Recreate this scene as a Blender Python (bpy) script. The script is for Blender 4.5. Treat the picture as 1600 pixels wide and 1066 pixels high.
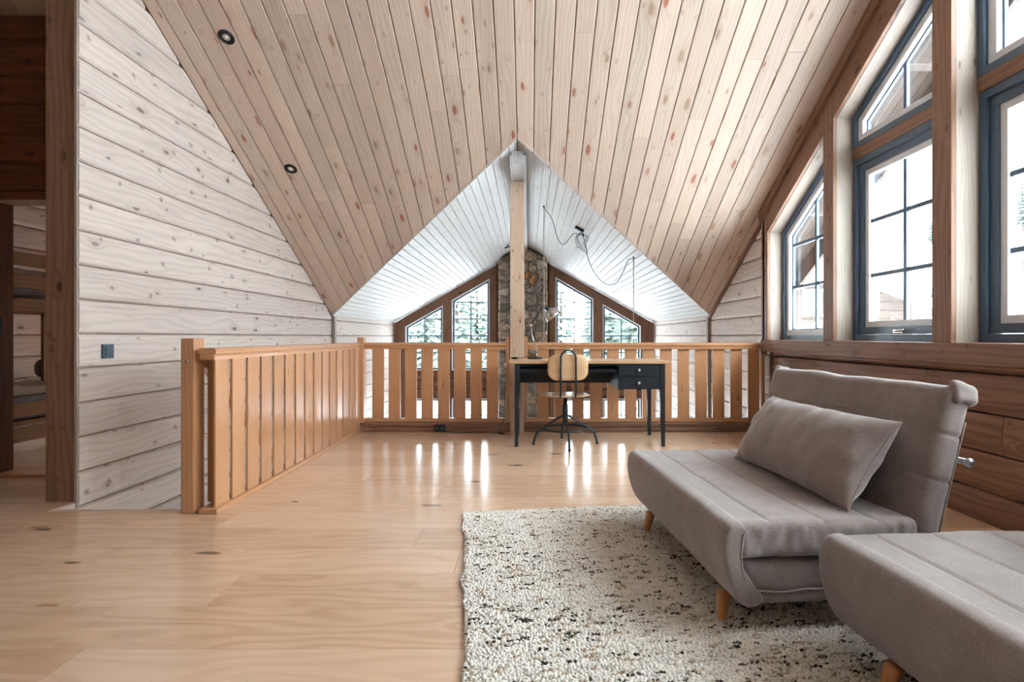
import bpy, math, random
import numpy as np
from mathutils import Vector, Matrix

for o in list(bpy.data.objects):
    bpy.data.objects.remove(o)
SC = bpy.context.scene
C = SC.collection
random.seed(7)
R = math.radians

# ------------------------------------------------------------------ camera
F = 840.0                      # focal length in pixels of the 1600 px wide frame
cam_d = bpy.data.cameras.new('camera')
cam = bpy.data.objects.new('camera', cam_d)
C.objects.link(cam)
cam.location = (0, 0, 1.0)
cam.rotation_euler = (R(90), 0, 0)
cam_d.sensor_width = 36
cam_d.lens = 36 * F / 1600
cam_d.shift_x = -(827 - 800) / 1600
cam_d.shift_y = (526 - 533) / 1600
cam_d.clip_start = 0.02
cam_d.clip_end = 500
SC.camera = cam

# ------------------------------------------------------------------ overcast sky
world = bpy.data.worlds.new('overcast')
SC.world = world
world.use_nodes = True
bg = world.node_tree.nodes['Background']
bg.inputs[0].default_value = (0.85, 0.925, 1.0, 1)
# standard overcast sky: brightness (1 + 2 sin elevation) / 3
wn, wl = world.node_tree.nodes, world.node_tree.links
w_tc = wn.new('ShaderNodeTexCoord'); w_sep = wn.new('ShaderNodeSeparateXYZ')
w_cl = wn.new('ShaderNodeMath'); w_cl.operation = 'MAXIMUM'; w_cl.inputs[1].default_value = 0
w_ma = wn.new('ShaderNodeMath'); w_ma.operation = 'MULTIPLY_ADD'
w_ma.inputs[1].default_value = 9.0 * 2 / 3; w_ma.inputs[2].default_value = 9.0 / 3
wl.new(w_tc.outputs['Generated'], w_sep.inputs[0]); wl.new(w_sep.outputs['Z'], w_cl.inputs[0])
wl.new(w_cl.outputs[0], w_ma.inputs[0]); wl.new(w_ma.outputs[0], bg.inputs[1])

SC.view_settings.view_transform = 'Standard'
SC.view_settings.look = 'None'
SC.view_settings.gamma = 1
SC.view_settings.use_curve_mapping = False
SC.view_settings.exposure = 2.2

# ------------------------------------------------------------------ house dimensions (metres)
XL, XR = -2.72, 2.50           # inner faces of the side walls
XC = -0.11                     # ridge of the cross gable
TAN = 0.57
YE, ZE = 7.42, 1.284           # eave of the main slope
YA = YE - (XR - XC)            # where the cross ridge meets the main slope
ZR = ZE + TAN * (XR - XC)      # cross ridge height
YRIDGE = 2.5                   # main ridge
YF = 10.83                     # far gable wall
YC = 10.25                     # face of the chimney
YB = 2 * YRIDGE - YE           # back eave
ZLOW = -2.5                    # floor below
XNOOK = -4.9
YDOOR = 3.80                   # wall with the bedroom door
def roof(y):
    return ZE + TAN * (YE - y) if y >= YRIDGE else ZE + TAN * (y - YB)
def roofx(x):
    return ZR - TAN * abs(x - XC)
SEC = math.sqrt(1 + TAN * TAN)
NRM = Vector((0, TAN, 1)) / SEC     # up normal of the main slope

# ------------------------------------------------------------------ materials
def lin(h):
    h = h.lstrip('#')
    v = [int(h[i:i+2], 16) / 255 for i in (0, 2, 4)]
    return tuple((c / 12.92 if c <= .04045 else ((c + .055) / 1.055) ** 2.4) for c in v) + (1,)

class NT:
    def __init__(s, name):
        s.m = bpy.data.materials.new(name); s.m.use_nodes = True
        s.t = s.m.node_tree; s.n = s.t.nodes; s.l = s.t.links
        s.b = s.n['Principled BSDF']
    def add(s, typ, **kw):
        n = s.n.new(typ)
        for k, v in kw.items(): setattr(n, k, v)
        return n
    def put(s, sock, v):
        if hasattr(v, 'is_output') or isinstance(v, bpy.types.NodeSocket): s.l.new(v, sock)
        elif v is not None: sock.default_value = v
    def math(s, op, a, b=None, c=None, clamp=False):
        n = s.add('ShaderNodeMath', operation=op, use_clamp=clamp)
        s.put(n.inputs[0], a); s.put(n.inputs[1], b)
        if c is not None: s.put(n.inputs[2], c)
        return n.outputs[0]
    def vmul(s, v, k):
        n = s.add('ShaderNodeVectorMath', operation='MULTIPLY'); s.put(n.inputs[0], v); n.inputs[1].default_value = k
        return n.outputs[0]
    def vadd(s, v, k):
        n = s.add('ShaderNodeVectorMath', operation='ADD'); s.put(n.inputs[0], v); s.put(n.inputs[1], k)
        return n.outputs[0]
    def noise(s, v, scale=1, detail=3, rough=.5, dim='3D'):
        n = s.add('ShaderNodeTexNoise', noise_dimensions=dim); s.put(n.inputs['Vector'], v)
        n.inputs['Scale'].default_value = scale; n.inputs['Detail'].default_value = detail; n.inputs['Roughness'].default_value = rough
        return n.outputs[0]
    def mix(s, f, a, b, mode='MIX'):
        n = s.add('ShaderNodeMix', data_type='RGBA', blend_type=mode)
        s.put(n.inputs[0], f); s.put(n.inputs[6], a); s.put(n.inputs[7], b)
        return n.outputs[2]
    def maprange(s, v, a, b, c=0., d=1., smooth=True):
        n = s.add('ShaderNodeMapRange', interpolation_type='SMOOTHSTEP' if smooth else 'LINEAR')
        s.put(n.inputs[0], v)
        for i, x in zip((1, 2, 3, 4), (a, b, c, d)): n.inputs[i].default_value = x
        return n.outputs[0]
    def bump(s, h, strength, dist=.01):
        n = s.add('ShaderNodeBump'); s.put(n.inputs['Height'], h)
        n.inputs['Strength'].default_value = strength; n.inputs['Distance'].default_value = dist
        s.l.new(n.outputs[0], s.b.inputs['Normal'])

def wood(name, base, dark, knot, rough=.55, rings=45, wav=1.0, knots=.5, kscale=(2.4, 7.5), ksize=1.0,
         contrast=.35, var=.16, spec=.3, stain=0.0, hue=None, bump=.15, radial=0.0, coat=0.0, coatr=.2):
    """Sawn timber. The UV map is in metres: u runs along the grain, v across it."""
    t = NT(name)
    uv = t.add('ShaderNodeUVMap').outputs[0]
    oi = t.add('ShaderNodeObjectInfo')
    cmb = t.add('ShaderNodeCombineXYZ')
    t.put(cmb.inputs[0], t.math('MULTIPLY', oi.outputs['Random'], 83.0))
    t.put(cmb.inputs[1], t.math('MULTIPLY', oi.outputs['Random'], 517.0))
    P = t.vadd(uv, cmb.outputs[0])
    vor = t.add('ShaderNodeTexVoronoi', voronoi_dimensions='2D'); vor.inputs['Scale'].default_value = 1
    jit = t.noise(P, 9, 2)
    Pk = t.vmul(P, (kscale[0], kscale[1], 1))
    jv = t.add('ShaderNodeCombineXYZ'); t.put(jv.inputs[1], t.math('MULTIPLY', jit, .12))
    t.put(vor.inputs['Vector'], t.vadd(Pk, jv.outputs[0]))
    d = vor.outputs['Distance']
    sep = t.add('ShaderNodeSeparateColor'); t.l.new(vor.outputs['Color'], sep.inputs[0])
    on = t.maprange(sep.outputs[0], 1 - knots - .02, 1 - knots + .02)
    rad = t.math('MULTIPLY_ADD', sep.outputs[1], .085 * ksize, .035 * ksize)
    dn = t.math('DIVIDE', d, rad)
    kmask = t.math('MULTIPLY', t.maprange(dn, 1.25, .7), on)
    halo = t.math('MULTIPLY', t.maprange(dn, 4.0, .6), on)
    wv = t.noise(t.vmul(P, (1.1, 5.0, 1)), 1, 2)
    sepP = t.add('ShaderNodeSeparateXYZ'); t.l.new(P, sepP.inputs[0])
    ph = t.math('MULTIPLY', sepP.outputs[1], rings * 6.283)
    ph = t.math('MULTIPLY_ADD', wv, 34.0 * wav, ph)
    ph = t.math('MULTIPLY_ADD', halo, 9.0, ph)
    g = t.math('MULTIPLY_ADD', t.math('SINE', ph), .5, .5)
    g = t.math('POWER', g, 1.6)
    st = t.noise(t.vmul(P, (4.0, 260.0, 1)), 1, 3, .6)
    blot = t.noise(t.vmul(P, (1.6, 7.0, 1)), 1, 3, .55)
    f = t.math('MULTIPLY', g, contrast)
    f = t.math('MULTIPLY_ADD', t.maprange(st, .35, .75), contrast * .8, f)
    f = t.math('MULTIPLY_ADD', t.maprange(blot, .42, .72), contrast * .55 + stain, f)
    f = t.math('MULTIPLY_ADD', halo, .22, f, clamp=True)
    if radial:
        # dark resin streak across the grain through each knot
        sk = t.add('ShaderNodeTexVoronoi', voronoi_dimensions='2D'); sk.inputs['Scale'].default_value = 1
        jv2 = t.add('ShaderNodeCombineXYZ'); t.put(jv2.inputs[0], t.math('MULTIPLY', t.noise(P, 22, 3, .6), .5))
        t.put(sk.inputs['Vector'], t.vadd(t.vmul(P, (kscale[0] * 2.2, kscale[1] * 1.1, 1)), jv2.outputs[0]))
        ssp = t.add('ShaderNodeSeparateColor'); t.l.new(sk.outputs['Color'], ssp.inputs[0])
        sm = t.math('MULTIPLY', t.maprange(sk.outputs['Distance'], .16, .02), t.maprange(ssp.outputs[0], .66, .70))
        f = t.math('MULTIPLY_ADD', sm, radial, f, clamp=True)
    col = t.mix(f, base, dark)
    if hue is not None:
        oi2 = t.math('FRACT', t.math('MULTIPLY', oi.outputs['Random'], 17.31))
        col = t.mix(t.math('MULTIPLY', oi2, .55), col, hue)
    kc = t.mix(t.maprange(sep.outputs[2], .3, .7), knot, dark)
    col = t.mix(t.math('MULTIPLY', kmask, .82), col, kc)
    vv = t.math('FRACT', t.math('MULTIPLY', oi.outputs['Random'], 7.77))
    br = t.math('MULTIPLY_ADD', vv, var * 2, 1 - var)
    cb = t.add('ShaderNodeCombineColor')
    for i in range(3): t.put(cb.inputs[i], br)
    col = t.mix(1.0, col, cb.outputs[0], 'MULTIPLY')
    t.l.new(col, t.b.inputs['Base Color'])
    t.b.inputs['Roughness'].default_value = rough
    t.b.inputs['Specular IOR Level'].default_value = spec
    t.b.inputs['Coat Weight'].default_value = coat
    t.b.inputs['Coat Roughness'].default_value = coatr
    hgt = t.math('MULTIPLY_ADD', kmask, -.5, t.math('MULTIPLY_ADD', st, .6, t.math('MULTIPLY', g, -.4)))
    t.bump(hgt, bump, .004)
    return t.m

def plain(name, col, rough=.5, metal=0.0, spec=.5, nscale=0, namp=.1, bump=0.0, coat=0):
    t = NT(name)
    if nscale:
        tc = t.add('ShaderNodeTexCoord').outputs['Object']
        n = t.noise(tc, nscale, 4, .6)
        c2 = tuple(min(1, c * (1 + namp)) for c in col[:3]) + (1,)
        c1 = tuple(c * (1 - namp) for c in col[:3]) + (1,)
        t.l.new(t.mix(t.maprange(n, .3, .7), c1, c2), t.b.inputs['Base Color'])
        if bump: t.bump(n, bump, .01)
    else:
        t.b.inputs['Base Color'].default_value = col
    t.b.inputs['Roughness'].default_value = rough
    t.b.inputs['Metallic'].default_value = metal
    t.b.inputs['Specular IOR Level'].default_value = spec
    t.b.inputs['Coat Weight'].default_value = coat
    return t.m

M = {}
M['ceil'] = wood('pine_ceiling', lin('#C7B5A5'), lin('#957862'), lin('#8E4B30'), .5, rings=30, wav=1.0, knots=.5, kscale=(2.3, 7.0), ksize=1.2, contrast=.26, var=.10, hue=lin('#C1A896'), radial=.5)
M['white'] = wood('whitewashed_log', lin('#C9BAAF'), lin('#85756A'), lin('#5E4F45'), .62, rings=20, wav=.9, knots=.28, kscale=(2.4, 5.0), ksize=.75, contrast=.20, var=.06, radial=.75, bump=.1)
M['whiteboard'] = wood('white_painted_board', lin('#BDBBB8'), lin('#87837E'), lin('#8E857B'), .55, rings=40, knots=.2, kscale=(1.5, 9), ksize=.5, contrast=.30, var=.05)
M['brown'] = wood('brown_stained_timber', lin('#8A6853'), lin('#523728'), lin('#301E15'), .5, rings=22, wav=.6, knots=.45, kscale=(2.6, 6), ksize=.8, contrast=.30, var=.08, bump=.2, radial=.4)
M['brownlog'] = wood('brown_stained_log', lin('#87604A'), lin('#4C3021'), lin('#2A180F'), .48, rings=18, wav=.7, knots=.45, kscale=(2.4, 5), ksize=.8, contrast=.36, var=.10, bump=.2, radial=.4)
M['darklog'] = wood('dark_stained_log', lin('#6F4427'), lin('#3A2011'), lin('#1E0F07'), .5, rings=18, wav=.7, knots=.4, kscale=(2.6, 5), ksize=.7, contrast=.34, var=.10)
M['jamb'] = wood('pale_jamb_board', lin('#A5988C'), lin('#78695C'), lin('#5E4E42'), .55, rings=40, knots=.5, kscale=(3.2, 9), ksize=.7, contrast=.2, var=.05)
M['post'] = wood('pine_post', lin('#C9B09A'), lin('#9A7A60'), lin('#6B4630'), .5, rings=30, wav=.4, knots=.5, kscale=(3, 9), ksize=.7, contrast=.2, var=.02, radial=.6)
M['rail'] = wood('varnished_pine', lin('#C6946B'), lin('#975F36'), lin('#5E3218'), .35, rings=40, wav=.5, knots=.2, kscale=(1.6, 9), ksize=.5, contrast=.26, var=.06, spec=.5, bump=.05, coat=.8, coatr=.22)
M['floor'] = wood('oiled_oak_floor', lin('#D8B596'), lin('#AB805C'), lin('#4E4338'), .26, rings=12, wav=1.2, knots=.42, kscale=(1.5, 4.4), ksize=.85, contrast=.30, var=.06, spec=.5, hue=lin('#DBBFA6'), bump=.02, coat=.55, coatr=.13)
M['ash'] = wood('ash_veneer', lin('#D2AF8A'), lin('#A98258'), lin('#8A6540'), .35, rings=70, wav=.8, knots=0, contrast=.45, var=.02, spec=.4, bump=.04)
M['leg'] = wood('beech_leg', lin('#C68A5A'), lin('#9E6236'), lin('#704020'), .35, rings=60, knots=0, contrast=.3, var=.03, spec=.4, bump=.04)
M['housewall'] = wood('dark_stained_house_board', lin('#42372F'), lin('#2A211B'), lin('#2A201A'), .75, rings=10, knots=0, contrast=.3, var=.12)
M['frame'] = plain('blue_grey_frame', lin('#475C70'), .35)
M['bead'] = plain('white_glazing_bead', lin('#D5DAE0'), .4)
M['black'] = plain('black_lacquer', lin('#18212A'), .38, spec=.4)
M['tube'] = plain('dark_steel_tube', lin('#262E36'), .38, .4)
M['chrome'] = plain('polished_metal', lin('#C9CCCB'), .12, 1.0)
M['brushed'] = plain('brushed_metal', lin('#9FA3A6'), .35, 1.0)
M['plastic'] = plain('black_plastic', lin('#16181A'), .45)
M['switch'] = plain('anthracite_plastic', lin('#34454F'), .45)
M['cord'] = plain('grey_textile_cord', lin('#4C4844'), .8)
M['cordbeige'] = plain('beige_textile_cord', lin('#B9AB9A'), .8)
M['lampglass'] = plain('led_lens', lin('#F3F5F5'), .2)
M['mortar'] = plain('mortar', lin('#8E877E'), .9, nscale=20, namp=.2, bump=.4)
for k, h in (('stone_grey', '#958F86'), ('stone_dark', '#75726B'), ('stone_tan', '#A79887'), ('stone_rust', '#B0815B'), ('stone_pale', '#B5B0A8')):
    M[k] = plain(k, lin(h), .85, nscale=16, namp=.38, bump=.8)
M['snow'] = plain('snow', (.86, .89, .92, 1), .8, nscale=.6, namp=.04, bump=.3)
M['bark'] = plain('bark', lin('#4A3F37'), .9, nscale=8, namp=.3)
M['needles'] = plain('dark_needles', lin('#4C5850'), .9, nscale=3, namp=.35)
M['slate'] = plain('dark_roof_sheet', lin('#2E333A'), .6)
M['mattress'] = plain('pale_sheet', lin('#B9B8B2'), .8, nscale=6, namp=.1)
M['bluegrey'] = plain('grey_bedding', lin('#7D828C'), .85, nscale=8, namp=.12, bump=.3)
M['bunk'] = wood('bunk_pine', lin('#9C7A52'), lin('#6C4A2A'), lin('#452C18'), .5, rings=35, knots=.4, kscale=(2.6, 8), ksize=.7, contrast=.35, var=.08)

def glass():
    t = NT('window_glass')
    tr = t.add('ShaderNodeBsdfTransparent'); tr.inputs[0].default_value = (.96, .985, .98, 1)
    gl = t.add('ShaderNodeBsdfGlossy'); gl.inputs['Roughness'].default_value = .02
    fr = t.add('ShaderNodeLayerWeight'); fr.inputs[0].default_value = .5
    fac = t.math('MULTIPLY_ADD', t.math('POWER', fr.outputs['Facing'], 5.0), .9, .035)
    mx = t.add('ShaderNodeMixShader')
    t.l.new(fac, mx.inputs[0]); t.l.new(tr.outputs[0], mx.inputs[1]); t.l.new(gl.outputs[0], mx.inputs[2])
    t.l.new(mx.outputs[0], t.n['Material Output'].inputs[0])
    return t.m
M['glass'] = glass()

def fabric(name, col, col2):
    t = NT(name)
    tc = t.add('ShaderNodeTexCoord').outputs['Object']
    n = t.noise(tc, 420, 2, .6); n2 = t.noise(tc, 14, 3)
    f = t.math('MULTIPLY_ADD', t.maprange(n2, .3, .7), .25, t.math('MULTIPLY', t.maprange(n, .35, .65), .75))
    t.l.new(t.mix(f, col, col2), t.b.inputs['Base Color'])
    t.b.inputs['Roughness'].default_value = .92
    t.b.inputs['Specular IOR Level'].default_value = .15
    t.b.inputs['Sheen Weight'].default_value = .5
    t.b.inputs['Sheen Roughness'].default_value = .45
    t.bump(n, .25, .002)
    return t.m
M['fabric'] = fabric('heather_grey_brown_fabric', lin('#766A65'), lin('#9D928D'))

def pile():
    t = NT('wool_pile')
    a = t.add('ShaderNodeVertexColor'); a.layer_name = 'Col'
    tc = t.add('ShaderNodeTexCoord').outputs['Object']
    n = t.noise(tc, 300, 2)
    t.l.new(t.mix(t.math('MULTIPLY', t.maprange(n, .35, .7), .3), a.outputs[0], lin('#A89C8D')), t.b.inputs['Base Color'])
    t.b.inputs['Roughness'].default_value = 1
    t.b.inputs['Specular IOR Level'].default_value = .05
    return t.m
M['pile'] = pile()
M['rugback'] = plain('woven_rug_base', lin('#C7BEB0'), .95, nscale=60, namp=.2)

# ------------------------------------------------------------------ mesh helpers
def mk(name, verts, faces, mat, parent=None, grain=None, smooth=False, bevel=0, loc=None, kind=None, seg=2):
    me = bpy.data.meshes.new(name)
    me.from_pydata([tuple(v) for v in verts], [], faces)
    me.update()
    if isinstance(mat, str): mat = M[mat]
    me.materials.append(mat)
    if grain is not None:
        g = Vector(grain).normalized()
        uvl = me.uv_layers.new(name='UVMap')
        vs = me.vertices
        for p in me.polygons:
            n = p.normal
            if abs(n.dot(g)) > .9:
                a = Vector((1, 0, 0)) if abs(g.x) < .8 else Vector((0, 1, 0))
                a = (a - g * a.dot(g)).normalized(); b = g.cross(a)
                for li in p.loop_indices:
                    q = vs[me.loops[li].vertex_index].co
                    uvl.data[li].uv = (q.dot(a) * .5, q.dot(b))
            else:
                b = n.cross(g).normalized()
                for li in p.loop_indices:
                    q = vs[me.loops[li].vertex_index].co
                    uvl.data[li].uv = (q.dot(g), q.dot(b))
    if smooth:
        for p in me.polygons: p.use_smooth = True
    o = bpy.data.objects.new(name, me)
    C.objects.link(o)
    if parent is not None: o.parent = parent
    if loc is not None: o.location = loc
    if bevel:
        b = o.modifiers.new('bevel', 'BEVEL'); b.width = bevel; b.segments = seg; b.limit_method = 'ANGLE'; b.angle_limit = R(40)
    if kind: o['kind'] = kind
    return o

def thing(name, label, cat, loc=(0, 0, 0), rz=0, group=None):
    o = bpy.data.objects.new(name, None)
    o.empty_display_size = .1
    C.objects.link(o)
    o.location = loc; o.rotation_euler = (0, 0, rz)
    return tag(o, label, cat, group)
def tag(o, label, cat, group=None):
    o['label'] = label; o['category'] = cat
    if group: o['group'] = group
    return o
def struct(o, label=None):
    o['kind'] = 'structure'
    if label: o['label'] = label
    return o
def copy_tree(o, parent=None):
    c = o.copy(); C.objects.link(c)
    if parent is not None: c.parent = parent
    for ch in list(o.children): copy_tree(ch, c)
    return c

def boxg(x0, x1, y0, y1, z0, z1):
    v = [(x, y, z) for z in (z0, z1) for y in (y0, y1) for x in (x0, x1)]
    f = [(0, 2, 3, 1), (4, 5, 7, 6), (0, 1, 5, 4), (2, 6, 7, 3), (0, 4, 6, 2), (1, 3, 7, 5)]
    return v, f
def box(name, x0, x1, y0, y1, z0, z1, mat, parent=None, grain=None, bevel=0, **kw):
    v, f = boxg(min(x0, x1), max(x0, x1), min(y0, y1), max(y0, y1), min(z0, z1), max(z0, z1))
    if grain is None:
        d = (abs(x1-x0), abs(y1-y0), abs(z1-z0)); i = d.index(max(d))
        grain = [(1, 0, 0), (0, 1, 0), (0, 0, 1)][i]
    return mk(name, v, f, mat, parent, grain, bevel=bevel, **kw)
def boxes(name, L, mat, parent=None, grain=(0, 0, 1), **kw):
    V, Fs = [], []
    for b in L:
        v, f = boxg(*b); k = len(V); V += v; Fs += [tuple(i + k for i in q) for q in f]
    return mk(name, V, Fs, mat, parent, grain, **kw)

def loft(rings, cap=True, closed=True):
    n = len(rings[0]); V = [tuple(p) for r in rings for p in r]; Fs = []
    for i in range(len(rings) - 1):
        for j in range(n if closed else n - 1):
            a = i * n + j; b = i * n + (j + 1) % n
            Fs.append((a, b, b + n, a + n))
    if cap:
        Fs.append(tuple(reversed(range(n)))); k = (len(rings) - 1) * n
        Fs.append(tuple(range(k, k + n)))
    return V, Fs
def fixn(name, V, Fs):
    import bmesh
    bm = bmesh.new(); vs = [bm.verts.new(v) for v in V]
    for f in Fs:
        try: bm.faces.new([vs[i] for i in f])
        except ValueError: pass
    bmesh.ops.recalc_face_normals(bm, faces=bm.faces)
    bm.verts.index_update()
    V2 = [v.co.copy() for v in bm.verts]; F2 = [tuple(v.index for v in f.verts) for f in bm.faces]
    bm.free()
    return V2, F2
def solid(name, rings, mat, parent=None, grain=(1, 0, 0), cap=True, **kw):
    V, Fs = fixn(name, *loft(rings, cap))
    return mk(name, V, Fs, mat, parent, grain, **kw)
def prism(name, poly, axis, a, b, mat, parent=None, grain=(0, 0, 1), **kw):
    """poly: 2D points in the plane normal to axis ('x': (y,z), 'y': (x,z), 'z': (x,y))."""
    def P(q, t):
        return {'x': (t, q[0], q[1]), 'y': (q[0], t, q[1]), 'z': (q[0], q[1], t)}[axis]
    return solid(name, [[P(q, a) for q in poly], [P(q, b) for q in poly]], mat, parent, grain, **kw)

def tubeg(path, r, seg=10, cap=True):
    path = [Vector(p) for p in path]; n = len(path)
    rs = r if isinstance(r, (list, tuple)) else [r] * n
    rings = []; up = None
    for i, p in enumerate(path):
        t = (path[min(i + 1, n - 1)] - path[max(i - 1, 0)]).normalized()
        if up is None:
            up = Vector((0, 0, 1)) if abs(t.z) < .9 else Vector((1, 0, 0))
        up = (up - t * up.dot(t)).normalized(); s = t.cross(up)
        rings.append([p + (up * math.cos(2 * math.pi * k / seg) + s * math.sin(2 * math.pi * k / seg)) * rs[i] for k in range(seg)])
    return loft(rings, cap)
def tube(name, path, r, mat, parent=None, seg=10, **kw):
    V, Fs = fixn(name, *tubeg(path, r, seg))
    kw.setdefault('smooth', True)
    return mk(name, V, Fs, mat, parent, (0, 0, 1), **kw)
def lathe(name, prof, mat, parent=None, seg=24, center=(0, 0, 0), rot=None, smooth=True, grain=(0, 0, 1)):
    rings = []
    for r, z in prof:
        ring = []
        for k in range(seg):
            a = 2 * math.pi * k / seg
            v = Vector((r * math.cos(a), r * math.sin(a), z))
            if rot is not None: v = rot @ v
            ring.append(v + Vector(center))
        rings.append(ring)
    V, Fs = fixn(name, *loft(rings, True))
    return mk(name, V, Fs, mat, parent, grain, smooth=smooth)
def smooth_path(pts, n=8):
    P = [Vector(p) for p in pts]; P = [2 * P[0] - P[1]] + P + [2 * P[-1] - P[-2]]
    out = []
    for i in range(1, len(P) - 2):
        for k in range(n):
            t = k / n
            out.append(.5 * ((2 * P[i]) + (P[i+1] - P[i-1]) * t + (2*P[i-1] - 5*P[i] + 4*P[i+1] - P[i+2]) * t*t + (3*P[i] - P[i-1] - 3*P[i+1] + P[i+2]) * t**3))
    out.append(P[-2])
    return out

def inset(poly, w):
    n = len(poly); A = sum(poly[i][0]*poly[(i+1) % n][1] - poly[(i+1) % n][0]*poly[i][1] for i in range(n))
    s = 1 if A > 0 else -1
    L = []
    for i in range(n):
        (x1, y1), (x2, y2) = poly[i], poly[(i+1) % n]
        d = math.hypot(x2-x1, y2-y1); nx, ny = -(y2-y1)/d*s, (x2-x1)/d*s
        L.append((nx, ny, nx*x1 + ny*y1 + w))
    out = []
    for i in range(n):
        a, b = L[i-1], L[i]; det = a[0]*b[1] - a[1]*b[0]
        out.append(((a[2]*b[1] - a[1]*b[2]) / det, (a[0]*b[2] - a[2]*b[0]) / det))
    return out
def ringframe(name, poly, w, axis, a, b, mat, parent):
    q = inset(poly, w); n = len(poly)
    def P(p, t): return (t, p[0], p[1]) if axis == 'x' else (p[0], t, p[1])
    V = [P(p, a) for p in poly] + [P(p, a) for p in q] + [P(p, b) for p in poly] + [P(p, b) for p in q]
    Fs = []
    for i in range(n):
        j = (i + 1) % n
        Fs += [(i, j, n+j, n+i), (2*n+i, 3*n+i, 3*n+j, 2*n+j), (i, 2*n+i, 2*n+j, j), (n+i, n+j, 3*n+j, 3*n+i)]
    V, Fs = fixn(name, V, Fs)
    mk(name, V, Fs, mat, parent, (0, 0, 1))
    return q
def clip_seg(poly, p, d):
    """parameter interval of the line p + t d inside a convex polygon"""
    n = len(poly); A = sum(poly[i][0]*poly[(i+1) % n][1] - poly[(i+1) % n][0]*poly[i][1] for i in range(n))
    s = 1 if A > 0 else -1; t0, t1 = -1e9, 1e9
    for i in range(n):
        (x1, y1), (x2, y2) = poly[i], poly[(i+1) % n]
        nx, ny = -(y2-y1)*s, (x2-x1)*s
        a = nx*(p[0]-x1) + ny*(p[1]-y1); b = nx*d[0] + ny*d[1]
        if abs(b) < 1e-9:
            if a < 0: return None
        elif b > 0: t0 = max(t0, -a/b)
        else: t1 = min(t1, -a/b)
    return (t0, t1) if t1 > t0 + .01 else None

def rbox(x0, x1, y0, y1, z0, z1, r, n=(10, 10, 6), fn=None):
    """rounded box as one quad mesh, optional displacement fn(p)->p"""
    lo = Vector((x0, y0, z0)); hi = Vector((x1, y1, z1)); V = []; idx = {}; Fs = []
    def spaced(k):
        # denser near the ends so that the rounding is resolved
        return [0.5 - .5 * math.cos(math.pi * i / k) * (1 - .25 * math.sin(math.pi * i / k)) for i in range(k + 1)]
    S = [spaced(k) for k in n]
    def vid(i, j, k):
        key = (i, j, k)
        if key not in idx:
            p = Vector((lo.x + (hi.x-lo.x)*S[0][i], lo.y + (hi.y-lo.y)*S[1][j], lo.z + (hi.z-lo.z)*S[2][k]))
            c = Vector([min(max(p[a], lo[a] + r), hi[a] - r) for a in range(3)])
            dv = p - c
            if dv.length > 1e-9: p = c + dv.normalized() * r * min(1, max(abs(dv[0]), abs(dv[1]), abs(dv[2])) / r)
            if fn: p = fn(p)
            idx[key] = len(V); V.append(p)
        return idx[key]
    nx, ny, nz = n
    for i in range(nx):
        for j in range(ny):
            Fs.append((vid(i, j, 0), vid(i, j+1, 0), vid(i+1, j+1, 0), vid(i+1, j, 0)))
            Fs.append((vid(i, j, nz), vid(i+1, j, nz), vid(i+1, j+1, nz), vid(i, j+1, nz)))
    for i in range(nx):
        for k in range(nz):
            Fs.append((vid(i, 0, k), vid(i+1, 0, k), vid(i+1, 0, k+1), vid(i, 0, k+1)))
            Fs.append((vid(i, ny, k), vid(i, ny, k+1), vid(i+1, ny, k+1), vid(i+1, ny, k)))
    for j in range(ny):
        for k in range(nz):
            Fs.append((vid(0, j, k), vid(0, j, k+1), vid(0, j+1, k+1), vid(0, j+1, k)))
            Fs.append((vid(nx, j, k), vid(nx, j+1, k), vid(nx, j+1, k+1), vid(nx, j, k+1)))
    return V, Fs
from mathutils import noise as mn
def wob(p, sc, amp):
    return mn.noise(p * sc) * amp

# ================================================================== THE SETTING
# ---- floor: slab with planks on it
floor = boxes('floor', [(XNOOK, XR - .02, YB, 3.07, -.25, -.021), (-1.93, XR - .02, 3.07, 5.78, -.25, -.021), (XNOOK, -2.75, 3.07, YE, -.25, -.021)],
              'mortar')
struct(floor, 'pale oak plank floor of the loft')
PW = .27
row = -18
def plank_floor(x0, x1, y0, y1):
    boxv, f = boxg(x0 + .0006, x1 - .0006, y0 + .0006, y1 - .0006, -.02, 0)
    mk('plank', boxv, f, 'floor', floor, (1, 0, 0))
y = 3.07 - PW * 20
joints = {19: [-1.65, .95], 18: [-.55, 1.9], 17: [-.32, -2.6, 1.7], 16: [-1.2, 1.1]}
for r in range(0, 36):
    y0 = 3.07 + (r - 20) * PW; y1 = y0 + PW
    if y0 >= YE - .1 or y1 <= YB + .02: continue
    y0c = max(y0, YB)
    if y1 <= 3.08: spans = [(XNOOK, 2.47)]
    elif y0 < 5.75: spans = [(XNOOK, -2.755), (-1.86, 2.47)]
    else: spans = [(XNOOK, -2.755)]
    y1c = min(y1, YE - .05)
    for a, b in spans:
        lim = y1c
        if a > -2: lim = min(y1c, 5.70)
        js = [j for j in joints.get(r, []) if a < j < b]
        if not js:
            j = a + random.uniform(.5, 2.2)
            while j < b - .4:
                js.append(j); j += random.uniform(1.7, 2.3)
        xs = [a] + sorted(js) + [b]
        for k in range(len(xs) - 1): plank_floor(xs[k], xs[k+1], y0c, lim)
# nosing at the stair opening and the skirt below the corner post
nos = box('trim_1', -2.75, -1.93, 3.071, 3.11, -.25, -.001, 'post'); struct(nos, 'pale board edging the stair opening')
sk = box('trim_2', -2.755, -2.735, 3.11, 3.26, -.30, -.004, 'white', grain=(0, 1, 0)); struct(sk, 'grey skirt board below the corner post')

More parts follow.
